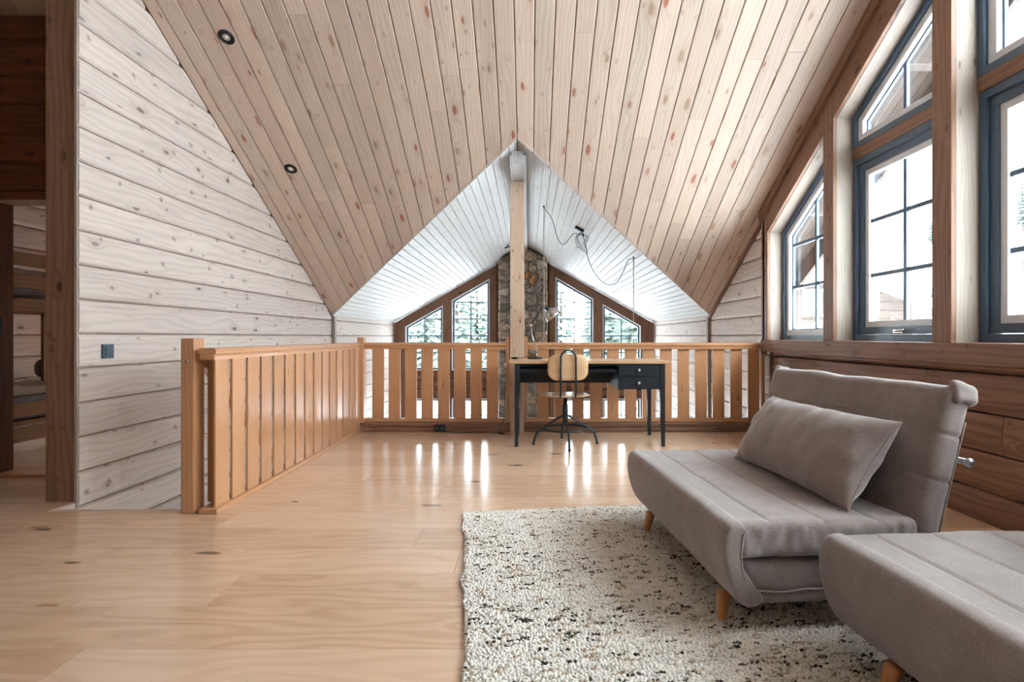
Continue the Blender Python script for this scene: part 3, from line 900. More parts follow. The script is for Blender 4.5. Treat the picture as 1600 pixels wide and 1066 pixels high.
# stair handrail on the inner side
hr = thing('stair_handrail', 'brown stair handrail sloping down inside the stair opening', 'handrail', (-1.90, 3.13, .85))
pr = [(-.02, -.03), (.02, -.03), (.022, .0), (.016, .03), (-.016, .03), (-.022, .0)]
L = 2.1; sl = -.86
solid('rail', [[(a, 0, b) for a, b in pr], [(a, L, b + sl * L) for a, b in pr]], 'rail', hr, (0, 1, sl))
for t in (.25, 1.2, 1.95):
    box('bracket', .0, .085, t, t + .03, sl * t - .06, sl * t - .02, 'rail', hr)
# far railing, two sections either side of the post
PX = 5.68 / 840
def far_railing(x0, x1, p0, pitch, n, w, posts_, label):
    t = thing('railing', label, 'railing', (x0, 5.68, .10))
    def X(x): return x - x0
    solid('top_rail', [[(0, a, z - .10) for a, z in rail_profile(0)], [(X(x1), a, z - .10) for a, z in rail_profile(0)]], 'rail', t, (1, 0, 0))
    box('bottom_rail', 0, X(x1), -.035, .035, .003, .04, 'rail', t, bevel=.003)
    for i in range(n):
        a = (p0 + i * pitch - 827) * PX
        box('slat', X(a), X(a) + w * PX, -.012, .012, .04, RB - .096, 'rail', t, bevel=.003)
    for a, b, z in posts_:
        box('newel_post', X(a), X(b), -.045, .045, .003 if a > -1.7 else -.09, z - .10, 'rail', t, bevel=.004)
    return t
far_railing(-1.735, -.247, 582, 25.5, 8, 18.3, [(-1.805, -1.735, .99), (-.247, -.205, 1.0)], 'varnished pine railing of eight slats facing the room, left of the pine post')
far_railing(-.018, 2.435, 839, 27.4, 13, 18.4, [(-.052, -.018, 1.0), (2.435, 2.472, .99)], 'varnished pine railing of thirteen slats facing the room, behind the desk')

# ================================================================== DESK
dk = thing('desk', 'black writing desk with a pale ash top and two drawers', 'desk', (.55, 5.17, 0))
hw, hd = .735, .325
box('desk_top', -hw, hw, -hd, hd, .755, .777, 'ash', dk, bevel=.003)
lx = hw - .055
for sx in (-1, 1):
    for sy in (-1, 1):
        x = sx * (lx - .022); yv = sy * (hd - .05)
        rings = []
        for z, s in ((0, .015), (.5, .022), (.755, .024)):
            cx, cy = x + sx * (.024 - s), yv + sy * (.024 - s)
            rings.append([(cx - s, cy - s, z), (cx + s, cy - s, z), (cx + s, cy + s, z), (cx - s, cy + s, z)])
        solid('leg', rings, 'black', dk, (0, 0, 1), bevel=.002)
box('back_panel', -lx + .04, lx - .04, hd - .07, hd - .055, .535, .755, 'black', dk)
for sx in (-1, 1):
    box('side_apron', sx * (lx - .035), sx * (lx - .015), -hd + .07, hd - .07, .60, .755, 'black', dk)
box('front_apron', -lx + .04, .25, -hd + .03, -hd + .045, .735, .755, 'black', dk)
box('shelf', -lx + .04, .25, -hd + .06, hd - .07, .675, .69, 'black', dk)
box('shelf_lip', -lx + .04, .25, -hd + .06, -hd + .072, .69, .702, 'black', dk)
dbx = .258
box('drawer_case', dbx, lx - .045, -hd + .045, hd - .07, .52, .755, 'black', dk)
for z0, z1 in ((.524, .634), (.638, .752)):
    dr = box('drawer', dbx + .003, lx - .047, -hd + .028, -hd + .046, z0, z1, 'black', dk, bevel=.002)
    lathe('knob', [(.0001, 0), (.006, 0), (.006, .012), (.015, .018), (.016, .024), (.012, .031), (.0001, .033)], 'brushed', dr, 16, ((dbx + lx - .04) / 2 - .01, -hd + .028, (z0 + z1) / 2), Matrix.Rotation(R(90), 3, 'X'))

# ================================================================== SWIVEL CHAIR
ch = thing('swivel_chair', 'dark steel swivel chair with ash plywood seat and back', 'chair', (.335, 4.99, 0), R(3))
def rrect(w, h, r, n=8, cx=0, cy=0):
    out = []
    for qx, qy, a0 in ((1, 1, 0), (-1, 1, 90), (-1, -1, 180), (1, -1, 270)):
        for k in range(n + 1):
            a = R(a0 + 90 * k / n)
            out.append((cx + qx * (w/2 - r) + r * math.cos(a), cy + qy * (h/2 - r) + r * math.sin(a)))
    return out
# seat: rounded panel with a soft dish
def panel(name, outline, fn, th, mat, parent, grain):
    cx = sum(p[0] for p in outline) / len(outline); cy = sum(p[1] for p in outline) / len(outline)
    lv = [.02, .35, .7, .93, 1.0]
    rings = [[fn(cx + (x-cx)*k, cy + (y-cy)*k, th/2 - (.3*th if k == 1 else 0)) for x, y in outline] for k in lv]
    rings += [[fn(cx + (x-cx)*k, cy + (y-cy)*k, -th/2 + (.3*th if k == 1 else 0)) for x, y in outline] for k in reversed(lv)]
    return solid(name, rings, mat, parent, grain, smooth=True)
panel('seat', rrect(.44, .40, .14), lambda x, y, d: Vector((x, y + .02, .465 + d + .25 * x * x * .6 - (.012 if abs(y) < .1 else .012 - .25 * (abs(y) - .1)**2 * 2))), .014, 'ash', ch, (1, 0, 0))
panel('backrest', rrect(.365, .235, .085), lambda x, z, d: Vector((x, -.205 + .55 * x * x + d, .725 + z)), .014, 'ash', ch, (1, 0, 0))
hoop = [(-.068, -.10, .452), (-.068, -.17, .455), (-.068, -.215, .48), (-.068, -.226, .56), (-.068, -.226, .70), (-.067, -.226, .81)]
arc = [(-.067 * math.cos(R(a)), -.226, .81 + .067 * math.sin(R(a))) for a in range(15, 180, 15)]
path = hoop + arc + [(-x, yv, z) for x, yv, z in reversed(hoop)]
tube('back_hoop', smooth_path(path, 4), .0085, 'tube', ch, 10)
for sx in (-1, 1):
    lathe('bolt', [(.0001, 0), (.006, 0), (.005, .004), (.0001, .005)], 'tube', ch, 10, (sx * .068, -.234, .74), Matrix.Rotation(R(90), 3, 'X'))
box('seat_bracket', -.09, .09, -.11, .08, .44, .456, 'tube', ch, bevel=.004)
tube('lever', [(.0, .0, .437), (.10, -.01, .432), (.16, -.015, .425)], .005, 'tube', ch)
lathe('column', [(.0001, .20), (.026, .20), (.026, .37), (.02, .375), (.02, .44), (.0001, .44)], 'tube', ch, 20)
for a in (0, 90, 180, 270):
    d = Vector((math.cos(R(a)), math.sin(R(a)), 0))
    pts = [d * .015 + Vector((0, 0, .27)), d * .07 + Vector((0, 0, .243)), d * .16 + Vector((0, 0, .185)), d * .235 + Vector((0, 0, .14)), d * .27 + Vector((0, 0, .10)), d * .29 + Vector((0, 0, .04)), d * .297 + Vector((0, 0, .008))]
    lg = tube('leg', smooth_path(pts, 4), .0105, 'tube', ch, 10)
    lathe('foot', [(.0001, 0), (.014, 0), (.014, .012), (.011, .016), (.0001, .016)], 'plastic', lg, 12, d * .297)
ring = [(.205 * math.cos(R(a)), .205 * math.sin(R(a)), .148) for a in range(0, 361, 10)]
tube('foot_ring', ring, .008, 'tube', ch, 8)

# ================================================================== DESK LAMP
lp = thing('desk_lamp', 'polished metal desk lamp with a folded spring arm on the desk', 'lamp', (.055, 5.34, .777))
lathe('base', [(.0001, 0), (.075, 0), (.075, .012), (.068, .018), (.0001, .02)], 'plastic', lp, 28)
def sub(p): return Vector(p)
A0 = (.012, 0, .02); A1 = (-.042, 0, .335); A2 = (.068, 0, .505); A3 = (.10, 0, .475)
for oy in (-.011, .011):
    tube('lower_arm', [(A0[0], oy, A0[2] + .02), (A1[0], oy, A1[2])], .0048, 'chrome', lp, 8)
    tube('upper_arm', [(A1[0], oy, A1[2]), (A2[0], oy, A2[2])], .0045, 'plastic', lp, 8)
tube('pivot', [(A0[0], 0, .018), (A0[0], 0, .06)], .012, 'chrome', lp, 12)
tube('joint', [(A1[0], -.02, A1[2]), (A1[0], .02, A1[2])], .011, 'chrome', lp, 12)
tube('joint', [(A2[0], -.018, A2[2]), (A2[0], .018, A2[2])], .010, 'plastic', lp, 12)
def spring(a, b, r, turns):
    a, b = Vector(a), Vector(b); t = (b - a).normalized(); u = Vector((0, 1, 0)); v = t.cross(u); out = []
    n = turns * 8
    for i in range(n + 1):
        th = 2 * math.pi * i / 8
        out.append(a + (b - a) * i / n + (u * math.cos(th) + v * math.sin(th)) * r)
    return out
tube('spring', spring((A0[0] + .012, 0, .06), (A0[0] - .012, 0, .19), .006, 14), .0015, 'chrome', lp, 5)
tube('spring', spring((A1[0] + .02, 0, A1[2] + .03), (A1[0] + .06, 0, A1[2] + .09), .005, 10), .0015, 'chrome', lp, 5)
tube('neck', [A2, (.105, 0, .488), (.125, 0, .47)], .007, 'chrome', lp, 8)
tube('tension_rod', [(.07, 0, .40), (.13, 0, .455)], .003, 'chrome', lp, 6)
hd_ = Vector((.165, 0, .448))
rotm = Matrix.Rotation(R(-62), 3, 'Y') @ Matrix.Rotation(R(180), 3, 'X')
rotm = Matrix.Rotation(R(142), 3, 'Y')
prof = [(.0001, -.055), (.02, -.054), (.042, -.046), (.06, -.03), (.073, -.006), (.080, .022), (.082, .042), (.079, .042), (.076, .02), (.069, -.004), (.056, -.026), (.039, -.042), (.0001, -.05)]
lathe('lamp_shade', prof, 'chrome', lp, 28, hd_, rotm)
lathe('socket', [(.0001, -.09), (.016, -.09), (.018, -.07), (.018, -.05), (.0001, -.05)], 'plastic', lp, 16, hd_, rotm)
lathe('bulb', [(.0001, -.04), (.012, -.035), (.026, -.01), (.028, .008), (.02, .026), (.0001, .034)], 'lampglass', lp, 16, hd_, rotm)
tube('cord', [Vector(p) - Vector((.055, 5.34, .777)) for p in smooth_path([(.02, 5.40, .782), (-.02, 5.42, .80), (-.06, 5.40, .79), (-.105, 5.36, .784), (-.14, 5.34, .783)], 8)], .003, 'plastic', lp, 6)
ad = thing('inline_switch', 'small black cord switch lying on the desk corner beside the pine post', 'switch', (-.145, 5.30, .777), R(50))
box('body', -.012, .012, -.035, .035, 0, .02, 'plastic', ad, bevel=.006)
box('rocker', -.006, .006, -.012, .012, .019, .023, 'switch', ad, bevel=.001)

# power outlet on the kick board, its cord
po = thing('power_outlet', 'black surface socket on the kick board under the railing', 'outlet', (-.93, 5.61, .02))
box('housing', -.055, .055, -.03, .009, -.008, .062, 'plastic', po, bevel=.006)
for sx in (-.026, .026):
    lathe('socket', [(.0001, 0), (.019, 0), (.019, .004), (.016, .004), (.015, .001), (.0001, .001)], 'switch', po, 18, (sx, -.030, .028), Matrix.Rotation(R(90), 3, 'X'))
tube('cord', [p - Vector((-.93, 5.61, .02)) for p in smooth_path([(-.874, 5.59, .02), (-.80, 5.585, .005), (-.62, 5.58, .004), (-.45, 5.585, .004), (-.35, 5.57, .005), (-.30, 5.56, .012), (-.295, 5.60, .06), (-.262, 5.605, .18), (-.255, 5.60, .40), (-.225, 5.56, .70), (-.20, 5.50, .74)], 8)], .0035, 'plastic', po, 6)
dg = thing('cord_adapter', 'small black cord plug lying on the floor beside the desk leg', 'plug', (-.285, 5.50, 0), R(-35))
box('plug_body', -.035, .03, -.012, .012, 0, .022, 'plastic', dg, bevel=.005)
tube('plug_tail', [(.03, 0, .011), (.06, .004, .005)], .004, 'plastic', dg, 8)

# ================================================================== PENDANT CORDS
pn = thing('pendant_lamp', 'black ceiling box with long swagged cords hung over the living room', 'pendant', (.63, 6.70, roofx(.63)))
O = Vector((.63, 6.70, roofx(.63)))
ang = math.atan(TAN)
def P3(x, yv, dz=0): return Vector((x, yv, roofx(x) - dz)) - O
rx = Matrix.Rotation(ang, 3, 'Y')
v, f = boxg(-.06, .06, -.03, .03, -.03, 0)
mk('canopy', [rx @ Vector(q) for q in v], f, 'plastic', pn, (1, 0, 0), bevel=.004)
for hx, bottom in ((.181, .25), (1.285, .25)):
    hk = P3(hx, 6.62)
    lathe('hook', [(.0001, .004), (.016, .004), (.016, -.008), (.006, -.012), (.006, -.03), (.0001, -.03)], 'plastic', pn, 12, hk)
    dr = tube('drop_cord', [hk + Vector((0, 0, -.025)), Vector((hx, 6.62, bottom)) - O], .0055, 'cordbeige', pn, 8)
    lathe('lamp_holder', [(.0001, 0), (.008, 0), (.022, -.015), (.022, -.07), (.0001, -.07)], 'plastic', dr, 14, Vector((hx, 6.62, bottom)) - O)
    lathe('bulb', [(.0001, -.07), (.016, -.075), (.04, -.115), (.046, -.14), (.036, -.17), (.0001, -.185)], 'lampglass', dr, 16, Vector((hx, 6.62, bottom)) - O)
b0 = P3(.66, 6.68, .05)
tube('swag_cord', smooth_path([P3(.181, 6.62, .025), P3(.28, 6.64, .10), P3(.36, 6.65, .31), P3(.44, 6.66, .31), P3(.55, 6.67, .12), P3(.66, 6.68, .07)], 10), .004, 'cord', pn, 6)
tube('swag_cord', smooth_path([P3(1.285, 6.62, .025), P3(1.22, 6.62, .07), P3(1.16, 6.62, .24), P3(1.07, 6.63, .44), P3(.95, 6.64, .52), P3(.83, 6.65, .48), P3(.74, 6.66, .36), P3(.70, 6.67, .20), P3(.67, 6.68, .07)], 10), .004, 'cord', pn, 6)
rr = random.Random(5)
for i in range(4):
    a = P3(.64 + .01 * i, 6.68, .04)
    w = .05 + .02 * rr.random()
    tube('cord_bundle', smooth_path([a, a + Vector((-w, .01, -.07)), a + Vector((-.6 * w + .03 * i, .02, -.20 - .02 * i)), a + Vector((.5 * w, 0, -.14)), a + Vector((w, -.01, -.06)), a + Vector((.02, 0, -.02))], 8), .0026, 'cord', pn, 6)
tube('cord_tie', [P3(.67, 6.68, .05), P3(.67, 6.68, .085)], .012, 'plastic', pn, 8)
sp = thing('spotlight', 'small black ceiling spotlight beside the chimney top', 'spotlight', (-.385, 9.45, roofx(-.385)))
lathe('rose', [(.0001, .004), (.018, .004), (.018, -.008), (.0001, -.01)], 'plastic', sp, 16)
tube('stem', [(0, 0, -.006), (.005, 0, -.035)], .005, 'plastic', sp, 8)
tube('head', [(-.045, -.01, -.06), (.035, .01, -.026)], .013, 'plastic', sp, 14)

# ================================================================== DOWNLIGHTS AND SWITCH
rotd = Matrix.Rotation(-math.atan(TAN), 3, 'X')
for i, (x, yv) in enumerate(((-2.256, 4.004), (-2.27, 5.117))):
    d = thing('downlight', ['recessed downlight with a black ring, the one higher up the ceiling slope', 'recessed downlight with a black ring, the one lower on the ceiling slope'][i], 'downlight', pmain(x, yv, 0), group='downlights in the pine ceiling')
    lathe('ring', [(.027, .003), (.027, -.003), (.032, -.007), (.054, -.007), (.058, -.002), (.058, .003)], 'plastic', d, 32, (0, 0, 0), rotd)
    lathe('lens', [(.0001, .010), (.028, .004), (.027, -.001), (.016, .002), (.010, -.002), (.0001, -.003)], 'lampglass', d, 24, (0, 0, 0), rotd)
sw = thing('light_switch', 'dark square light switch on the white log wall', 'switch', (XL, 3.46, .905))
box('plate', -.002, .014, -.045, .045, -.045, .045, 'switch', sw, bevel=.003)
box('rocker', .012, .019, -.026, .026, -.027, .027, 'switch', sw, bevel=.003)

# ================================================================== RUG
RA = R(7)
rug = thing('rug', 'ivory wool rug with dark flecked rows under the grey chairs', 'rug', (-.368, 3.03, 0), RA)
RWd, RLn = 2.0, 2.75
v, f = rbox(0, RWd, -RLn, 0, .0005, .012, .005, (20, 24, 2))
mk('woven_base', v, f, 'rugback', rug)
rng = np.random.default_rng(3)
nx, ny = 190, 400
px = (np.arange(nx) + .5) / nx * RWd; py = -(np.arange(ny) + .5) / ny * RLn
GX, GY = np.meshgrid(px, py)
GX = GX + (np.arange(ny) % 2)[:, None] * .5 * RWd / nx
# wavy outline
edge = .010 * np.sin(GY * 9) + .006 * np.sin(GY * 31)
GX = GX + rng.uniform(-.004, .004, GX.shape) + edge * np.clip(1 - GX / .25, 0, 1)
GY = GY + rng.uniform(-.003, .003, GX.shape)
GX = np.clip(GX, -.012, RWd + .008); GY = np.clip(GY, -RLn, -.002)
ivory = np.array(lin('#EEEAE2')[:3]); grey = np.array(lin('#C2B8AB')[:3]); tan_ = np.array(lin('#B59F87')[:3]); dark = np.array(lin('#2E2A27')[:3])
col = np.ones((ny, nx, 3)) * ivory
for j in range(ny):
    i = 0; dens = .055 + .05 * math.sin(j * .37) + .04 * math.sin(j * .11 + 1)
    if j < 9: dens = 0
    while i < nx:
        u = rng.random()
        if u < max(.012, dens):
            n_ = int(rng.integers(1, 5)); col[j, i:i+n_] = dark * rng.uniform(.7, 2.2); i += n_
        elif u < .16 + dens:
            n_ = int(rng.integers(1, 5)); col[j, i:i+n_] = (grey if rng.random() < .65 else tan_) * rng.uniform(.85, 1.1); i += n_
        else:
            n_ = int(rng.integers(1, 6)); col[j, i:i+n_] = ivory * rng.uniform(.88, 1.06); i += n_
N = nx * ny; S = 5
rxs = rng.uniform(.0058, .009, N); rys = rng.uniform(.0036, .0052, N); hz = rng.uniform(.013, .023, N)
hz.reshape(ny, nx)[:9] *= .75
cx, cy = GX.ravel(), GY.ravel(); th = rng.uniform(0, 6.28, N)
VV = np.zeros((N, S + S + 1, 3))
for k in range(S):
    a = 2 * math.pi * k / S + th * .2
    VV[:, k, 0] = cx + rxs * np.cos(a) * 1.05; VV[:, k, 1] = cy + rys * np.sin(a) * 1.05; VV[:, k, 2] = .009
    VV[:, S+k, 0] = cx + rxs * np.cos(a) * .72; VV[:, S+k, 1] = cy + rys * np.sin(a) * .72; VV[:, S+k, 2] = .009 + (hz - .009) * .75
VV[:, 2*S, 0] = cx + rng.uniform(-.002, .002, N); VV[:, 2*S, 1] = cy + rng.uniform(-.002, .002, N); VV[:, 2*S, 2] = hz
fl = []
for k in range(S):
    j = (k + 1) % S
    fl += [(k, j, S + j), (k, S + j, S + k), (S + k, S + j, 2*S)]
fl = np.array(fl)
FF = (np.arange(N)[:, None, None] * (2*S + 1) + fl[None]).reshape(-1)
me = bpy.data.meshes.new('wool_pile')
me.vertices.add(N * (2*S+1)); me.vertices.foreach_set('co', VV.reshape(-1))
nf = len(FF) // 3
me.loops.add(len(FF)); me.loops.foreach_set('vertex_index', FF.astype(np.int32))
me.polygons.add(nf); me.polygons.foreach_set('loop_start', np.arange(0, len(FF), 3, dtype=np.int32))
try: me.polygons.foreach_set('loop_total', np.full(nf, 3, dtype=np.int32))
except Exception: pass
me.polygons.foreach_set('use_smooth', np.ones(nf, dtype=bool))
ca = me.color_attributes.new('Col', 'FLOAT_COLOR', 'POINT')
cc = np.ones((N, 2*S+1, 4)); cc[:, :, :3] = col.reshape(-1, 3)[:, None, :]
ca.data.foreach_set('color', cc.reshape(-1))
me.update(); me.validate()
me.materials.append(M['pile'])
po_ = bpy.data.objects.new('wool_pile', me); C.objects.link(po_); po_.parent = rug; po_['kind'] = 'stuff'

# ================================================================== FOLD-OUT CHAIRS
def make_chair(label):
    W = 1.17
    t = thing('chair_bed', label, 'armchair', (.652, 1.75, .0285), R(5), 'grey fold-out chairs')
    z_ = lambda z: z - .0285
    # base cushion (lower layer)
    def f_low(p):
        q = p.copy(); e = math.exp(-((p.y) / .12) ** 2) + math.exp(-((W - p.y) / .12) ** 2)
        q.z += wob(p, 9, .006) + e * wob(Vector((p.x * 3, 0, p.z)), 14, .006)
        q.y += wob(p, 11, .006) * e
        return q
    V, Fs = rbox(.05, .70, .02, W - .02, z_(.125), z_(.262), .045, (22, 40, 8), f_low)
    lo = mk('base_cushion', V, Fs, 'fabric', t, None, smooth=True)
    tube('piping', [(.03 + .66 * i / 20, .012, z_(.158) + .004 * math.sin(i)) for i in range(21)], .004, 'fabric', lo, 6)
    V, Fs = rbox(.06, .74, .012, W - .012, z_(.113), z_(.158), .018, (16, 24, 4))
    mk('base_panel', V, Fs, 'fabric', t, None, smooth=True)
    # seat cushion (upper layer) with stitched channels running across the width
    seams = (.145, .335, .525)
    def f_top(p):
        q = p.copy()
        if p.z > z_(.33):
            ex = min(1, max(0, min(p.y, W - p.y) / .05))
            g = sum(math.exp(-((p.x - s) / .0065) ** 2) for s in seams)
            g2 = sum(math.exp(-((p.x - s) / .05) ** 2) for s in seams)
            q.z -= ex * (.006 * g + .0035 * g2)
            q.z += wob(p, 5, .006)
            q.z -= .02 * max(0, (p.x - .3)) * (1 + .5 * math.sin(p.y * 3))
        e = math.exp(-((p.y) / .05) ** 2)
        q.y += e * wob(Vector((p.x * 2.2, p.z, 0)), 13, .008) + e * wob(p, 6, .006)
        return q
    V, Fs = rbox(.0, .67, .0, W, z_(.268), z_(.388), .026, (130, 44, 8), f_top)
    seat = mk('seat_cushion', V, Fs, 'fabric', t, None, smooth=True)
    for yv in (-.001, W + .001):
        tube('piping', [(.03 + .61 * i / 24, yv + .008, z_(.372) - .012 * (i / 24) ** 2) for i in range(25)], .0035, 'fabric', seat, 6)
    # folded front: one continuous roll from the base to the seat top
    outer = [(.10, .108), (.055, .111), (.024, .132), (.004, .18), (-.012, .235), (-.02, .285), (-.021, .33), (-.013, .366), (.003, .386), (.03, .392), (.055, .390)]
    inner = [(.055, .372), (.04, .352), (.034, .30), (.036, .25), (.05, .20), (.08, .165), (.13, .145)]
    prof = outer + inner
    ys = [-.012, -.006, .006, .03] + [W * k / 14 for k in range(1, 14)] + [W - .03, W - .006, W + .006, W + .012]
    rings = []
    for yv in ys:
        e = min(abs(yv + .012), abs(W + .012 - yv))
        k = 1 - .10 * max(0, 1 - e / .02)
        ring = []
        for x, z in prof:
            cx_, cz_ = .03, .25
            p = Vector((cx_ + (x - cx_) * k, yv, cz_ + (z - cz_) * k))
            p.x += wob(Vector((yv * 2, z * 3, 1)), 3, .006)
            ring.append(Vector((p.x, p.y, z_(p.z))))
        rings.append(ring)
    fr = solid('front_roll', rings, 'fabric', t, None, smooth=True)
    sub_ = fr.modifiers.new('sub', 'SUBSURF'); sub_.levels = 1; sub_.render_levels = 2
    tube('piping', [(x, -.010, z_(z)) for x, z in inner[:-2]], .004, 'fabric', fr, 6)
    # backrest, leaning back
    Hb, Tb = .645, .10
    bs = (.13, .315, .475)
    rot = Matrix.Rotation(R(14.5), 3, 'Y')
    Wb = 1.13
    def f_back(p):
        q = p.copy()
        ex = min(1, max(0, min(p.y, Wb - p.y) / .16))
        g = sum(math.exp(-((p.z - s) / .0065) ** 2) for s in bs); g2 = sum(math.exp(-((p.z - s) / .045) ** 2) for s in bs)
        if p.x < .03: q.x += .006 * g * (1 - .75 * ex) + .004 * g2 * (1 - .85 * ex)
        e = 1 - ex
        q.y += (.006 * g if p.y < .05 else -.006 * g if p.y > Wb - .05 else 0)
        q.x += wob(p, 4, .008)
        q.z += wob(Vector((p.y * 1.5, 0, p.z)), 3, .012) if p.z > .5 else 0
        # narrower at the bottom edge of the side, fuller towards the top
        return rot @ q
    V, Fs = rbox(0, Tb, 0, Wb, 0, Hb, .036, (10, 44, 110), f_back)
    bo = Vector((.625, .01, z_(.215)))
    mk('backrest', [v + bo for v in V], Fs, 'fabric', t, None, smooth=True)
    # tucked corners at the top of the back
    for yv, s in ((.012, -1), (Wb - .012, 1)):
        def f_ear(p, s=s):
            q = p + Vector((wob(p, 22, .012), wob(p + Vector((3, 1, 0)), 22, .010), wob(p + Vector((0, 5, 0)), 20, .010)))
            return q
        V, Fs = rbox(.015, .105, yv - .022, yv + .022, Hb - .065, Hb + .014, .021, (10, 8, 10), f_ear)
        mk('tucked_corner', [rot @ v + bo for v in V], Fs, 'fabric', t, None, smooth=True)
    tube('side_seam', [rot @ Vector((.085, .001, .03 + .50 * i / 12)) + bo for i in range(13)], .003, 'fabric', t, 6)
    # metal hinge bar behind the back
    hb = tube('hinge_bar', [rot @ Vector((Tb + .014, -.012, .40)) + bo, rot @ Vector((Tb + .014, Wb + .01, .40)) + bo], .011, 'brushed', t, 12)
    lathe('bar_cap', [(.0001, 0), (.014, 0), (.016, .008), (.012, .016), (.0001, .018)], 'brushed', hb, 14, rot @ Vector((Tb + .014, -.012, .40)) + bo, Matrix.Rotation(R(90), 3, 'X'))
    box('back_strut', .70, .73, .08, .12, z_(.13), z_(.30), 'tube', t); box('back_strut', .70, .73, W - .12, W - .08, z_(.13), z_(.30), 'tube', t)
    # splayed wooden legs
    for x, dx in ((.034, -.014), (.64, .035)):
        for yv, dy in ((.115, -.015), (W - .24, .02)):
            top = Vector((x, yv, z_(.118))); bot = Vector((x + dx, yv + dy, 0))
            tube('leg', [bot, bot.lerp(top, .06), top], [.0135, .0155, .024], 'leg', t, 16)
    return t
c1 = make_chair('grey fold-out chair with a lumbar pillow against its back')
c2 = copy_tree(c1)
c2.location = (.925 + .10, 1.675 - 1.165, .0285)
c2['label'] = 'grey fold-out chair without a pillow, its wooden leg on the rug edge'

# lumbar pillow
pw = thing('pillow', 'grey lumbar pillow leaning on the back of the fold-out chair', 'pillow', (.652, 1.75, .39), R(5))
Lp, Hp, Tp = .84, .365, .095
nu, nv = 44, 26
def pil(u, v, s):
    # u,v in [-1,1]; pinched corners
    cu = 1 - .055 * (1 - abs(v)**2) * 0 - .05 * (1 - v*v) * abs(u)**6
    cv = 1 - .09 * (1 - u*u) * abs(v)**6
    th = Tp * ((1 - abs(u)**3.0) * (1 - abs(v)**2.4)) ** .5
    y = .5 * Lp * u * cu; h = .5 * Hp * v * cv
    p = Vector((0, y, h))
    wr = wob(Vector((y * 5, h * 3, s)), 3, .010) + max(0, abs(u) - .55) * wob(Vector((y * 2, h * 7, s + 2)), 2.2, .03)
    return Vector((s * (th + wr * min(1, th / .03)), y, h))
V = []; Fs = []
def gi(i, j, s):
    return (0 if s < 0 else 1) * (nu + 1) * (nv + 1) + i * (nv + 1) + j
for s in (-1, 1):
    for i in range(nu + 1):
        for j in range(nv + 1):
            u = math.sin((i / nu - .5) * math.pi) ; v = math.sin((j / nv - .5) * math.pi)
            V.append(pil(u, v, s))
for i in range(nu):
    for j in range(nv):
        a, b, c_, d = gi(i, j, -1), gi(i+1, j, -1), gi(i+1, j+1, -1), gi(i, j+1, -1)
        Fs.append((a, d, c_, b))
        k = (nu + 1) * (nv + 1); Fs.append((a + k, b + k, c_ + k, d + k))
prot = Matrix.Rotation(R(33), 3, 'Y')
off = Vector((.565, .50, .155))
pm = mk('cover', [prot @ v + off for v in V], Fs, 'fabric', pw, None, smooth=True)
edge = [pil(math.sin((i / nu - .5) * math.pi), -1, 1) for i in range(nu + 1)] + [pil(1, math.sin((j / nv - .5) * math.pi), 1) for j in range(1, nv + 1)] + [pil(math.sin((i / nu - .5) * math.pi), 1, 1) for i in range(nu - 1, -1, -1)] + [pil(-1, math.sin((j / nv - .5) * math.pi), 1) for j in range(nv - 1, 0, -1)]
tube('seam', [prot @ Vector((0, e.y, e.z)) + off for e in edge], .003, 'fabric', pw, 5)

# ================================================================== BUNK BED IN THE BEDROOM
BX = -4.2
bk = thing('bunk_bed', 'pine bunk bed with guard boards seen through the doorway', 'bunk bed', (BX, 4.42, 0))
for yv in (-.16, 1.12):
    for x in (-.66, 0):
        box('post', x, x + .045, yv, yv + .07, 0, 1.75, 'bunk', bk)
for z0, z1 in ((1.585, 1.695), (1.40, 1.51), (1.19, 1.32), (.34, .45), (.13, .255)):
    box('side_board', .0, .025, -.15, 1.19, z0, z1, 'bunk', bk)
for z0, z1 in ((1.585, 1.695), (1.19, 1.32), (.34, .45)):
    box('end_board', -.66, 0, -.15, -.125, z0, z1, 'bunk', bk)
for z0 in (.30, 1.27):
    box('slat_base', -.64, -.002, -.12, 1.12, z0 - .04, z0, 'bunk', bk)
box('ladder_rail', .03, .055, .17, .24, .62, 1.19, 'bunk', bk); box('ladder_rail', .03, .055, .60, .67, .62, 1.19, 'bunk', bk)
box('ladder_rung', .03, .05, .24, .60, .90, .96, 'bunk', bk)
box('ladder_rung', .03, .05, .17, .67, 1.165, 1.19, 'bunk', bk)
for z0, lb in ((.305, 'grey mattress on the lower bunk'), (1.275, 'grey mattress on the upper bunk')):
    V, Fs = rbox(BX - .63, BX - .004, 4.31, 5.53, z0, z0 + .20, .04, (10, 14, 5))
    tag(mk('mattress', V, Fs, 'bluegrey', None, None, smooth=True), lb, 'mattress')
for z0, lb in ((.50, 'rumpled pale duvet on the lower bunk'), (1.475, 'pale folded duvet on the upper bunk')):
    V, Fs = rbox(BX - .60, BX - .008, 4.33, 5.30, z0 + .006, z0 + .085, .035, (24, 30, 4), lambda p: p + Vector((0, 0, wob(p, 11, .02) if p.z > z0 + .05 else 0)))
    tag(mk('duvet', V, Fs, 'mattress', None, None, smooth=True), lb, 'duvet')
V, Fs = rbox(BX - .40, BX - .05, 4.95, 5.30, .625, .80, .07, (12, 12, 6), lambda p: p + Vector((0, 0, wob(p, 6, .02))))
tag(mk('bed_pillow', V, Fs, 'bluegrey', None, None, smooth=True), 'grey pillow propped on the lower bunk', 'pillow')

